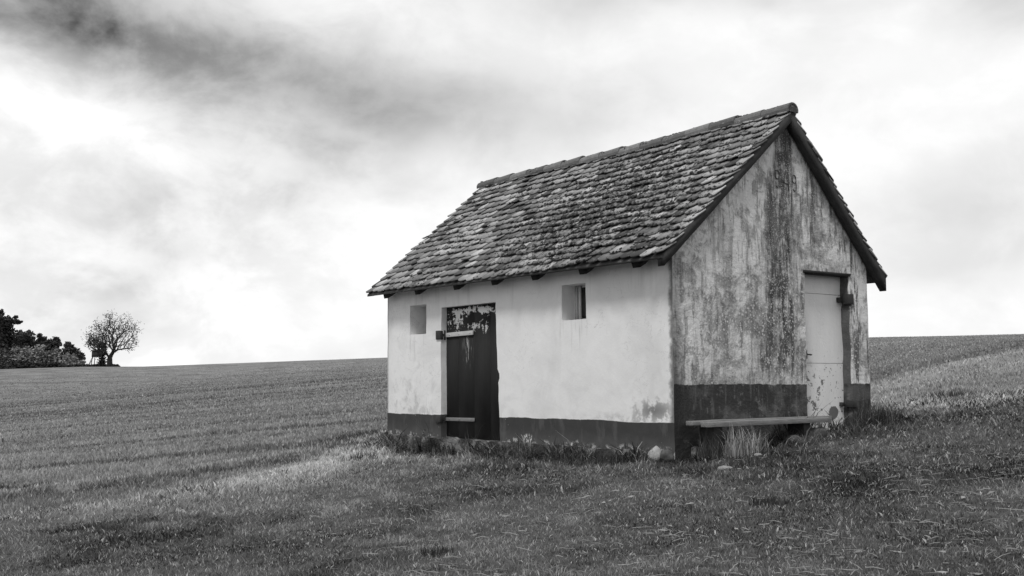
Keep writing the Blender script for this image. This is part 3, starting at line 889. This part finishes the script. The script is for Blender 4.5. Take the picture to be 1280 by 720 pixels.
mb.tube([(2.445, 0.116, 1.095), (2.535, 0.112, 1.088)], [0.009, 0.008], 8); mb.box((2.438, 0.138, 1.04), (2.482, 0.146, 1.15))
mb.build('handle', M_iron, door2)
for z, s in ((1.80, 1.0), (0.465, 0.75)):
    mb = MB(); mb.box((3.10, 0.10, z - 0.032 * s), (3.155, 0.146, z + 0.032 * s), jit=0.004)
    mb.box((3.155, 0.085, z - 0.02 * s), (3.20, 0.115, z + 0.02 * s))
    mb.tube([(3.172, 0.082, z - 0.07 * s), (3.172, 0.082, z + 0.08 * s)], [0.018, 0.018], 10)
    mb.box((3.15, -0.012, z - 0.055 * s), (3.255, 0.075, z + 0.075 * s), jit=0.010)
    mb.build('hinge', M_iron, door2, bevel=0.005)
mb = MB(); mb.box((2.262, -0.012, 2.098), (3.205, 0.15, 2.128), jit=0.004); mb.build('lintel', M_lintel, shed)

# ---- year scratched into the gable, drawn as thin strokes (the first figure is worn away)
def stroke(mb, pts, w):
    mb.tube([(v, -0.006 + wobble((v, 0, z)).y, z) for v, z in pts], [w] * len(pts), 6)
def nine(cx, cz, w, h):
    lo = [(cx + w * math.cos(a), cz + h * 0.25 + h * 0.25 * math.sin(a)) for a in [math.pi * 2 * q / 12 for q in range(13)]]
    tail = [(cx + w, cz + h * 0.25), (cx + w * 0.98, cz - h * 0.15), (cx + w * 0.7, cz - h * 0.40), (cx + w * 0.05, cz - h * 0.5), (cx - w * 0.8, cz - h * 0.38)]
    return [lo, tail]
mb = MB()
for st in nine(1.815, 3.215, 0.036, 0.215): stroke(mb, st, 0.0055)
for st in [[(1.975, 3.34), (1.930, 3.185), (2.035, 3.165)], [(2.010, 3.27), (2.018, 3.20), (2.022, 3.09)]]: stroke(mb, st, 0.0050)
for st in nine(2.140, 3.195, 0.036, 0.205): stroke(mb, st, 0.0055)
mb.build('date_inscription', plain('dark_scratch', 0.10, 0.12, 20, 0.95), shed)

# ------------------------------------------------------------------ bench against the gable
def shed_pt(v, u, z): x, y = to_world(v, u); return (x, y, z)
bench = empty('bench', shed_pt(1.3, -0.2, 0.0), math.pi / 2 - YAW)
tag(bench, 'weathered plank bench on short posts below the stained gable', 'bench')
def plank(name, v0, v1, y0, y1, z0, z1, th):
    mb = MB(); N = 16; top = []
    for k in range(N + 1):
        t = k / N; v = v0 + (v1 - v0) * t; z = z0 + (z1 - z0) * t + 0.005 * mnoise.noise(Vector((v * 2, y0 * 9, 0)))
        e = 0.012 * mnoise.noise(Vector((v * 4, y0 * 5, 3)))
        cut = 0.02 if k in (0, N) else 0
        top.append((v - 1.3, y0 + e + cut + 0.2, y1 + e * .5 - cut + 0.2, z))
    R4 = [[mb.vert((v, a, z)), mb.vert((v, b, z)), mb.vert((v, b, z - th)), mb.vert((v, a, z - th))] for v, a, b, z in top]
    for r0, r1 in zip(R4[:-1], R4[1:]):
        for q in range(4): mb.f.append([r0[q], r1[q], r1[(q + 1) % 4], r0[(q + 1) % 4]])
    mb.f.append(R4[0]); mb.f.append(R4[-1][::-1])
    return mb.build(name, M_bench, bench, bevel=0.004)
plank('seat_plank', 0.17, 2.28, -0.375, -0.21, 0.325, 0.330, 0.055)
plank('seat_plank', 0.10, 2.52, -0.20, -0.055, 0.335, 0.338, 0.048)
for v in (0.36, 1.86):
    mb = MB(); rough_block(mb, (v - 1.3 - 0.06, -0.12, -0.35), (v - 1.3 + 0.06, 0.12, 0.288), 0.012, 0.07, v * 3)
    mb.build('leg', M_dark, bench)

# ------------------------------------------------------------------ loose stones
def stone(vu, r, sq, mat, label, seed, world=False, dz=0.0):
    x, y = vu if world else to_world(*vu)
    z = float(terrain(np.array([x]), np.array([y]))[0]) + dz
    mb = MB()
    for q in ICO3[0]:
        w = 1 + 0.28 * mnoise.noise(q * 1.3 + Vector((seed, 0, 0))) + 0.10 * mnoise.noise(q * 4 + Vector((0, seed, 0)))
        mb.vert((q.x * r * w * sq[0], q.y * r * w * sq[1], q.z * r * w * sq[2]))
    mb.f = [list(f) for f in ICO3[1]]
    o = mb.build('stone', mat, None, smooth=True); o.location = (x, y, z); o.rotation_euler = (0, 0, seed)
    tag(o, label, 'stone', 'loose stones around the shed')
stone((-0.13, 0.16), 0.09, (1, 0.8, 1.0), plain('white_limed_stone', 0.36, 0.5, 14, bump=0.8), 'brightest pale rounded stone leaning on the dark base at the near corner', 1.0, dz=0.07)
stone((-0.12, 0.00), 0.09, (1, 0.8, 0.9), M_stone2, 'duller grey stone beside the pale one at the near corner', 2.2, dz=0.06)
stone((2.13, 11.35), 0.06, (1.3, 0.9, 0.5), M_stone, 'flat pale stone lying in front of the dry grass tuft', 3.1, True, 0.02)
stone((2.62, 12.05), 0.05, (1.7, 0.9, 0.4), M_stone, 'small pale stone in the turf below the bench', 4.4, True, 0.02)
stone((1.60, -0.30), 0.11, (1.5, 0.8, 0.6), M_stone2, 'large dark stone under the bench', 5.2, dz=0.02)
stone((2.08, -0.30), 0.12, (1.4, 0.9, 0.6), M_stone2, 'dark stone beside the pale door step', 6.7, dz=0.04)
stone((-0.22, 2.9), 0.10, (1.3, 0.8, 0.5), M_stone2, 'grey stone in the weeds right of the dark door', 7.7, dz=0.01)

# ------------------------------------------------------------------ grass
def leaf_material(name, tr=0.35):
    mat, g = material(name, 0.75, 0.15)
    tone = g.attr('tone')
    g.l.new(tone, g.bsdf.inputs['Base Color'])
    tl = g.node('ShaderNodeBsdfTranslucent'); g.l.new(tone, tl.inputs['Color'])
    mx = g.node('ShaderNodeMixShader'); mx.inputs[0].default_value = tr
    g.l.new(g.bsdf.outputs[0], mx.inputs[1]); g.l.new(tl.outputs[0], mx.inputs[2])
    g.l.new(mx.outputs[0], g.n['Material Output'].inputs['Surface'])
    return mat
M_leaf = leaf_material('grass_and_leaves')

def blades(x, y, z, h, w, lean, tone):
    """bent blades: 5 vertices each (quad + tip)"""
    n = len(x); a = rng.uniform(0, 2 * math.pi, n); la = rng.uniform(0, 2 * math.pi, n)
    ca, sa = np.cos(a) * w / 2, np.sin(a) * w / 2
    lx, ly = np.cos(la) * lean * h, np.sin(la) * lean * h
    hz = h * np.sqrt(np.maximum(0.1, 1 - lean ** 2 * 0.7))
    V = np.empty((n, 5, 3), np.float32)
    b = np.stack([x, y, z], 1)
    V[:, 0] = b + np.stack([-ca, -sa, 0 * x - 0.01], 1); V[:, 1] = b + np.stack([ca, sa, 0 * x - 0.01], 1)
    m_ = b + np.stack([lx * 0.35, ly * 0.35, hz * 0.6], 1)
    V[:, 2] = m_ + np.stack([ca * 0.8, sa * 0.8, 0 * x], 1); V[:, 3] = m_ + np.stack([-ca * 0.8, -sa * 0.8, 0 * x], 1)
    V[:, 4] = b + np.stack([lx, ly, hz], 1)
    o = np.arange(n)[:, None] * 5
    F = np.concatenate([o + np.array([[0, 1, 2, 3]]), o + np.array([[3, 2, 4]])], 1).ravel()
    C = np.tile([4, 3], n)
    return V.reshape(-1, 3), F, C, np.repeat(tone, 5)

def scatter(n, r0, r1, power=1.0):
    q = rng.uniform(0, 1, n)
    r = r0 * (r1 / r0) ** q
    a = rng.uniform(-R(36), R(36), n)
    return np.sin(a) * r, np.cos(a) * r, r

def grass():
    n = 1050000
    x, y, r = scatter(n, 5.0, 210.0)
    v, u = to_shed(x, y)
    dv = np.maximum(np.maximum(-v, v - W), np.maximum(-u, u - L))
    keep = (dv > 0.05) & (rng.uniform(0, 1, n) > sstep(r, 70, 210))
    x, y, r, dv = x[keep], y[keep], r[keep], dv[keep]
    dry, dark, lawn = masks(x, y)
    clump = fbm(x * 2.4, y * 2.4, 5, 3); patch = fbm(x * 0.5, y * 0.5, 15, 3); tiny = fbm(x * 7, y * 7, 25, 2)
    row = row_noise(x, y)
    is_lawn = rng.uniform(0, 1, len(x)) < lawn
    for name, sel, lab in (('lawn_grass', is_lawn, 'rough short turf with dry blades in front of the shed'),
                           ('field_crop', ~is_lawn, 'low sown crop on the field beyond the turf')):
        X, Y, RR, D, K, CL, PA, DV, TI, RO = (q[sel] for q in (x, y, r, dry, dark, clump, patch, dv, tiny, row))
        nn = len(X); rnd = rng.uniform(0, 1, nn)
        if name == 'field_crop': K = np.maximum(K, 0.75 * sstep(RO + 0.10 * (TI - 0.5), 0.60, 0.68))
        lod = np.clip(RR / 9.0, 0.8, 10.0)
        if name == 'lawn_grass':
            h = (0.012 + 0.042 * CL * TI * 1.6) * (0.6 + 0.8 * rnd) * (1 + 0.6 * K) * (1 + 0.6 * D)
            h = h * (1 + 5.5 * np.exp(-np.maximum(DV, 0) / 0.22) * sstep(fbm(X * 2.1, Y * 2.1, 201, 3), 0.40, 0.62))
            tone = LAWN + 0.34 * (PA - 0.5) + 0.34 * (CL - 0.5) + 0.26 * (TI - 0.5)
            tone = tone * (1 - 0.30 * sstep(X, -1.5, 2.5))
            lean = rng.uniform(0.55, 1.1, nn)
            is_dry = rng.uniform(0, 1, nn) < (0.18 + 0.82 * D) * (1 - 0.6 * K)
        else:
            h = (0.020 + 0.05 * CL * TI * 1.5) * (0.6 + 0.7 * rnd) * (1 + 0.5 * K)
            tone = FIELD + 0.16 * (PA - 0.5) + 0.20 * (CL - 0.5) + 0.42 * (RO - 0.5) + 0.16 * (TI - 0.5)
            lean = rng.uniform(0.25, 0.9, nn)
            is_dry = rng.uniform(0, 1, nn) < (0.16 + 0.84 * D) * (1 - 0.6 * K)
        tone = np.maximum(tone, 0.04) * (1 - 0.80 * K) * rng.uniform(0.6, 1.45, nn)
        tone = np.where(is_dry, rng.uniform(0.26, 0.60, nn) * (1 + 0.55 * D), tone)
        w = rng.uniform(0.0035, 0.0075, nn) * lod * np.where(rng.uniform(0, 1, nn) < 0.2, rng.uniform(1.5, 2.6, nn), 1.0)
        z = terrain(X, Y)
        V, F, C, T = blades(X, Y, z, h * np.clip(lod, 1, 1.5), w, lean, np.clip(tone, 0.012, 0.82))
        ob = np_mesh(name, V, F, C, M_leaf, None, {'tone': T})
        tag(ob, lab, 'grass' if name == 'lawn_grass' else 'crop', kind='stuff')
LAWN, FIELD = 0.172, 0.275
grass()

def straw():
    mb_v, mb_f, mb_c, mb_t = [], [], [], []
    k = 0
    n = 2800
    x, y, r = scatter(n, 5.5, 12.5)
    px = x / y
    keep = (rng.uniform(0, 1, n) < np.clip((px + 0.28) / 0.5, 0.05, 1.0)) & (fbm(x * 1.2, y * 1.2, 91, 3) > 0.42)
    v, u = to_shed(x, y); keep &= np.maximum(np.maximum(-v, v - W), np.maximum(-u, u - L)) > 0.3
    x, y = x[keep], y[keep]; z = terrain(x, y)
    mb = MB()
    for X_, Y_, Z_ in zip(x, y, z):
        a = random.uniform(0, 6.28); ln = random.uniform(0.04, 0.15) * (1.4 if random.random() < .15 else 1); bend = random.uniform(-0.35, 0.35)
        p = Vector((X_, Y_, Z_ + random.uniform(0.012, 0.035)))
        d = Vector((math.cos(a), math.sin(a), random.uniform(-0.15, 0.3))); d2 = Vector((math.cos(a + bend), math.sin(a + bend), random.uniform(-0.2, 0.15)))
        rr = random.uniform(0.0013, 0.0030)
        t = random.uniform(0.30, 0.68)
        if random.random() < 0.12:                           # a flat broken leaf
            s = Vector((-d.y, d.x, 0.3)) * random.uniform(0.008, 0.018)
            q = p + d * ln * 0.5; q2 = q + d2 * ln * 0.3
            mb.poly([p, q + s, q2, q - s], t * 0.8)
        else:
            mb.tube([p, p + d * ln * 0.55, p + d * ln * 0.55 + d2 * ln * 0.45], [rr, rr, rr * 0.8], 4, t)
    ob = mb.build('straw_litter', M_leaf); tag(ob, 'pale cut straw scattered over the turf in front', 'straw', kind='stuff')
straw()

def tuft(world_xy, n, h, spread, tones, label, droop=1.0, width=0.008):
    x0, y0 = world_xy; z0 = float(terrain(np.array([x0]), np.array([y0]))[0]); mb = MB()
    for _ in range(n):
        a = random.uniform(0, 6.28); rr = spread * math.sqrt(random.random()) * 0.5
        b = Vector((math.cos(a) * rr, math.sin(a) * rr, -0.03)); o = random.uniform(0, 6.28)
        out = Vector((math.cos(o), math.sin(o), 0)); hh = h * random.uniform(0.5, 1.1); dr = random.uniform(0.15, 0.9) * droop
        pts = []
        for k in range(6):
            t = k / 5; pts.append(b + Vector((0, 0, 0.03)) * (k > 0) + out * hh * dr * t ** 1.8 * 0.8 + Vector((0, 0, hh * (t - 0.42 * dr * t ** 3))))
        sd = Vector((-out.y, out.x, 0)); w = width * random.uniform(0.5, 1.1); t_ = random.choice(tones) * random.uniform(0.75, 1.25)
        rows = []
        for k, p in enumerate(pts):
            ww = w * (1 - (k / 5) ** 2 * 0.9)
            rows.append((mb.vert(p - sd * ww / 2, t_), mb.vert(p + sd * ww / 2, t_)))
        for r0, r1 in zip(rows[:-1], rows[1:]): mb.f.append([r0[0], r0[1], r1[1], r1[0]])
    ob = mb.build('grass_tuft', M_leaf); ob.location = (x0, y0, z0)
    tag(ob, label, 'grass tuft', 'grass tufts around the shed')
PALE, DARKT, MIXT = (0.28, 0.42, 0.5, 0.2), (0.03, 0.045, 0.06, 0.08), (0.05, 0.08, 0.12, 0.22)
tuft(to_world(0.50, -0.52), 210, 0.40, 0.40, PALE + (0.55,), 'drooping pale dry grass tuft below the left end of the bench')
tuft(to_world(0.80, -0.46), 120, 0.30, 0.32, PALE + MIXT, 'smaller pale dry grass tuft under the middle of the bench')
tuft(to_world(0.22, -0.32), 80, 0.32, 0.30, MIXT, 'greyish grass tuft between near corner and bench post')
tuft(to_world(3.38, -0.22), 170, 0.34, 0.55, DARKT + (0.12, 0.2), 'dark bushy grass tuft at the right foot of the gable')
tuft(to_world(3.85, 0.05), 170, 0.26, 0.60, DARKT + (0.12,), 'low dark grass tuft just past the right wall corner')
tuft(to_world(3.78, 0.25), 28, 0.62, 0.35, (0.22, 0.3, 0.12), 'tall thin dry stalks beyond the right wall corner', 0.35, 0.006)
tuft(to_world(2.62, -0.34), 110, 0.20, 0.45, DARKT, 'low dark grass tuft below the pale door')
tuft(to_world(-0.30, 3.05), 170, 0.22, 0.50, DARKT, 'dark grass tuft right of the dark door')
tuft(to_world(-0.42, 4.0), 110, 0.16, 0.50, MIXT, 'short grass tuft below the dark door')
tuft((-2.06, 15.55), 120, 0.15, 0.40, DARKT + (0.1,), 'isolated dark grass tuft on the bank left of the shed')
tuft((-0.55, 8.1), 120, 0.08, 0.24, DARKT, 'small dark tuft in the turf at the bottom of the photo')
tuft((2.05, 9.0), 140, 0.08, 0.34, DARKT, 'low dark tuft in the turf in front of the gable')
tuft(to_world(-0.32, 1.35), 170, 0.17, 0.7, DARKT + (0.1,), 'long dark grass tuft along the middle of the painted base')
tuft(to_world(-0.32, 0.62), 150, 0.15, 0.6, DARKT + (0.1,), 'dark grass tuft left of the two corner stones')
tuft(to_world(-0.30, 2.15), 150, 0.17, 0.6, DARKT + (0.16,), 'dark grass tuft below the white splash on the base')

def weed(world_xy, n, h, spread, tone, label):
    x0, y0 = world_xy; z0 = float(terrain(np.array([x0]), np.array([y0]))[0])
    ms_ = MB(); ml = ms_
    for _ in range(n):
        a = random.uniform(0, 6.28); rr = spread * math.sqrt(random.random())
        b = Vector((math.cos(a) * rr, math.sin(a) * rr, -0.03)); top = b + Vector((random.gauss(0, .12) * h, random.gauss(0, .12) * h, h * random.uniform(0.5, 1.1)))
        mid = b.lerp(top, 0.5) + Vector((random.gauss(0, .02), random.gauss(0, .02), 0))
        ms_.tube([b, mid, top], [0.005, 0.004, 0.002], 4, tone * 1.1)
        for k in range(16):
            t = random.uniform(0.08, 1.0); p = b.lerp(mid, t * 2) if t < .5 else mid.lerp(top, t * 2 - 1)
            o = random.uniform(0, 6.28); ln = random.uniform(0.03, 0.075) * (1.2 - 0.6 * t); d = Vector((math.cos(o), math.sin(o), random.uniform(-0.5, 0.5))); s = Vector((-d.y, d.x, random.uniform(-.3, .3))) * ln * 0.3
            ml.poly([p, p + d * ln * .5 + s, p + d * ln, p + d * ln * .5 - s], tone * random.uniform(0.5, 1.8))
    ob = ms_.build('weed', M_leaf); ob.location = (x0, y0, z0); tag(ob, label, 'weed', 'weeds along the wall')
weed(to_world(-0.25, 5.15), 12, 0.30, 0.22, 0.05, 'leafy dark weed below the left window')
weed(to_world(-0.28, 4.62), 16, 0.36, 0.22, 0.04, 'tallest dark weed at the left jamb of the dark door')
weed(to_world(-0.36, 4.10), 14, 0.22, 0.24, 0.04, 'low dark weed below the dark door sill')
weed(to_world(-0.40, 2.45), 14, 0.20, 0.26, 0.055, 'broad low weed in front of the white splash')
weed(to_world(-0.38, 1.75), 14, 0.18, 0.28, 0.045, 'low weed below the right window')

# ------------------------------------------------------------------ far trees
M_bark = plain('dark_bark', 0.035, 0.03, 3)
M_crown = leaf_material('tree_leaves', 0.2)
def at(px, dist):
    x = (px - 640) / FPX * dist; y = dist
    return x, y, float(terrain(np.array([x]), np.array([y]))[0])
def leaf_cloud(mb, p, n, r, size, tone):
    for _ in range(n):
        q = Vector(p) + Vector((random.gauss(0, 1), random.gauss(0, 1), random.gauss(0, .8))) * r
        a = Vector((random.gauss(0, 1), random.gauss(0, 1), random.gauss(0, 1))).normalized(); b = a.orthogonal().normalized()
        s = size * random.uniform(0.5, 1.2); mb.poly([q - a * s, q + b * s * .6, q + a * s, q - b * s * .6], tone * random.uniform(0.5, 1.7))

def bare_tree(px, dist, fork, centre, radii, n, label, leaves, unit, ivy=False):
    """limbs reach for points spread through the crown; every limb is as thick as the twigs it carries ask for"""
    x, y, z = at(px, dist); root = empty('bare_tree', (x, y, z - 0.2)); tag(root, label, 'tree', 'bare trees standing alone on the field edge')
    nodes = [Vector((0, 0, -0.3)), Vector((0.02, 0, fork * 0.5)), Vector((0, 0, fork))]; par = [-1, 0, 1]; plen = [0.0, 0.0, 0.0]
    C = Vector(centre); tg = []
    while len(tg) < n:
        d = Vector((random.gauss(0, 1), random.gauss(0, 1), random.gauss(0, 1))).normalized()
        p = C + Vector((d.x * radii[0], d.y * radii[0], d.z * radii[1])) * random.random() ** 0.38 * (0.85 + 0.45 * mnoise.noise(d * 2.3) * 0.7)
        if p.z > fork + 0.8: tg.append(p)
    tg.sort(key=lambda p: (p - nodes[2]).length)
    tips = []
    for p in tg:
        best = min(range(1, len(nodes)), key=lambda q: (nodes[q] - p).length + 0.8 * max(0.0, nodes[q].z - p.z + 0.2) + 0.55 * plen[q])
        a = nodes[best]; ln = (p - a).length; k = max(1, int(ln / 0.5)); q = best
        for w in range(1, k + 1):
            t = w / k; b = a.lerp(p, t) + Vector((random.gauss(0, .05), random.gauss(0, .05), random.gauss(0, .04) + 0.10 * ln * math.sin(math.pi * t) * 0.6))
            plen.append(plen[q] + (nodes[q] - b).length); nodes.append(b); par.append(q); q = len(nodes) - 1
        tips.append(q)
    load = [0] * len(nodes)
    for q in tips:
        while q >= 0: load[q] += 1; q = par[q]
    rad = lambda q: unit * max(load[q], 1) ** 0.52
    mb = MB(); tr = MB()
    for q in range(3, len(nodes)):
        mb.tube([nodes[par[q]], nodes[q]], [rad(q) * 1.06, rad(q)], 5 if load[q] < 6 else 7, 0.0, cap=False)
    tr.tube([nodes[0], nodes[1], nodes[2], nodes[2] + Vector((0, 0, .15))], [rad(2) * 1.3, rad(2) * 1.08, rad(2), rad(2) * 0.8], 9)
    tr.build('trunk', M_bark, root); mb.build('branches', M_bark, root)
    lf = MB()
    for q in tips:
        if random.random() < leaves: leaf_cloud(lf, nodes[q], random.randint(6, 30), 0.42, 0.13, 0.045)
    lf.build('foliage', M_crown, root)
    if ivy:
        iv = MB()
        for k in range(260): leaf_cloud(iv, (random.gauss(0, .36), random.gauss(0, .36), random.uniform(0, 4.6)), 3, 0.16, 0.2, 0.03)
        iv.build('ivy', M_crown, root)
bare_tree(137.5, 206, 1.7, (0.85, 0, 6.0), (5.4, 5.1), 300, 'bare round-crowned tree alone on the skyline, the larger one on the right', 0.62, 0.024)
bare_tree(128.0, 208, 2.4, (-1.3, 0, 5.0), (2.9, 2.7), 120, 'thick ivy-clad tree beside the larger bare one on the skyline', 0.6, 0.024, True)

x, y, z = at(121.5, 206.5)
hide = empty('hunting_hide', (x, y, z)); tag(hide, 'small dark raised hide on stilts against the ivy-clad tree', 'hunting hide')
mb = MB(); mb.box((-0.7, -0.7, 1.75), (0.7, 0.7, 2.85), jit=.03); mb.prism([(-0.85, -0.85, 2.87), (0.85, -0.85, 2.87), (0.85, -0.85, 2.95), (-0.85, -0.85, 3.08)], (0, 1.7, 0)); mb.build('cabin', M_dark, hide)
for sx in (-1, 1):
    for sy in (-1, 1):
        mb = MB(); mb.tube([(sx * .8, sy * .8, -.3), (sx * .6, sy * .6, 1.8)], [0.08, 0.07], 6); mb.build('leg', M_dark, hide)
mb = MB()
for s in (-.2, .2): mb.tube([(-1.7, s, -0.2), (-0.7, s, 1.9)], [.05, .05], 5)
for k in range(6): t = (k + .5) / 6; mb.tube([(-1.7 + t, -.2, -.2 + 2.1 * t), (-1.7 + t, .2, -.2 + 2.1 * t)], [.03, .03], 5)
mb.build('ladder', M_dark, hide)

def wood_tree(name, px, dist, lobes, tone, label, cat, group, leaf=0.36, n=700):
    """lobes: (px, y, rx, ry) read as directions at this distance -> ellipsoids of leaves in a real crown"""
    x, y, z = at(px, dist); root = empty(name, (x, y, z)); tag(root, label, cat, group)
    s = dist / FPX; mb = MB(); tr = MB(); topz = 1.0
    for lx, ly, rx, ry in lobes:
        c = Vector(((lx - px) * s, random.uniform(-1.2, 1.2), CAM_H + (level(lx) - ly) * s - z)); rxx, rzz = rx * s, ry * s
        topz = max(topz, c.z)
        tr.tube([(0, 0, max(0.5, c.z * 0.35)), c.lerp(Vector((0, 0, c.z)), .4), c], [0.16, 0.1, 0.04], 5)
        for _ in range(int(n * min(1.4, rx * ry / 110.0)) + 25):
            d = Vector((random.gauss(0, 1), random.gauss(0, 1), random.gauss(0, 1))).normalized()
            rr = random.random() ** 0.45; clump = 0.72 + 0.5 * mnoise.noise(d * 2.2 + c)
            q = c + Vector((d.x * rxx, d.y * rxx, d.z * rzz)) * rr * clump * 1.3
            if q.z < 0.05: q.z = random.uniform(0.0, 0.6)
            a = Vector((random.gauss(0, 1), random.gauss(0, 1), random.gauss(0, .6))).normalized(); b = a.orthogonal().normalized()
            w = leaf * random.uniform(0.5, 1.2); mb.poly([q - a * w, q + b * w * .7, q + a * w, q - b * w * .7], tone * random.uniform(0.5, 1.6))
    tr.tube([(0, 0, -0.4), (0.1, 0, topz * 0.5), (0.05, 0, topz)], [0.30, 0.2, 0.06], 7)
    tr.build('trunk', M_bark, root); mb.build('crown', M_crown, root)
WG, BG = 'dark trees of the far wood', 'pale bushes in front of the far wood'
D = 0.05
wood_tree('dark_tree', -22, 236, [(-22, 405, 22, 20), (-30, 430, 24, 24), (-10, 428, 18, 22), (-2, 398, 8, 8), (0, 391, 3, 5)], D, 'tallest dark tree of the wood, cut by the left edge of the photo', 'tree', WG)
wood_tree('dark_tree', 8, 240, [(6, 408, 10, 12), (10, 430, 14, 22), (12, 400, 5, 4), (16, 396, 3, 2), (18, 401, 5, 3), (21, 402, 5, 2.5), (2, 420, 12, 14), (12, 407, 4, 4)], D, 'tall dark tree with a ragged branch sticking out to the right', 'tree', WG)
wood_tree('dark_tree', 30, 246, [(24, 424, 11, 11), (37, 426, 10, 12), (32, 440, 18, 18), (35, 416, 3, 3)], D, 'broad dark tree third from the left in the wood', 'tree', WG)
wood_tree('dark_tree', 51, 248, [(51, 428, 7, 9), (50, 442, 14, 16), (51, 420, 3, 3), (43, 434, 8, 10), (59, 434, 6, 9)], D, 'pointed dark tree in the middle of the wood', 'tree', WG)
wood_tree('dark_tree', 68, 250, [(64, 430, 6, 7), (72, 429, 6, 8), (68, 444, 15, 16), (72, 423, 2, 2)], D, 'twin-topped dark tree right of the pointed one', 'tree', WG)
wood_tree('dark_tree', 90, 244, [(84, 431, 5, 4), (90, 438, 8, 8), (96, 447, 9, 10), (101, 455, 5, 6), (84, 446, 10, 12)], D, 'arching dark tree at the right end of the wood', 'tree', WG)
for px, ly, rx, ry, tone, lab in ((2, 448, 15, 14, 0.05, 'darkest bush in front of the wood, at the left edge'), (17, 442, 9, 12, 0.14, 'slim pale bush in front of the tree with the ragged branch'),
                            (33, 444, 10, 12, 0.18, 'pale bush in front of the broad dark tree'), (50, 443, 10, 13, 0.22, 'brightest pale bush below the pointed dark tree'),
                            (66, 447, 10, 11, 0.15, 'rounded pale bush below the twin-topped tree'), (82, 450, 12, 10, 0.19, 'wide pale bush below the arching tree'),
                            (97, 455, 9, 6, 0.18, 'lowest pale bush at the right end of the wood')):
    wood_tree('bush', px, 232, [(px, ly, rx, ry), (px - 4, ly + 7, rx * .9, ry * .7), (px + 4, ly + 8, rx * .9, ry * .7)], tone, lab, 'bush', BG, 0.3, 420)
x, y, z = at(60, 229)
mb = MB()
for k in range(2600):
    t = random.random(); px = -30 + 178 * t; xx, yy, zz = at(px, 228 - 14 * t); hh = 1.1 if px < 75 else 0.35
    q = Vector((xx, yy + random.uniform(-1, 1), zz + random.uniform(-.1, hh))); a = Vector((random.gauss(0, 1), random.gauss(0, 1), random.gauss(0, .4))).normalized(); b = a.orthogonal().normalized(); w = 0.35
    mb.poly([q - a * w, q + b * w * .6, q + a * w, q - b * w * .6], random.uniform(0.02, 0.05))
hd = mb.build('hedge', M_crown); tag(hd, 'low dark hedge strip along the foot of the wood and lone trees', 'hedge')
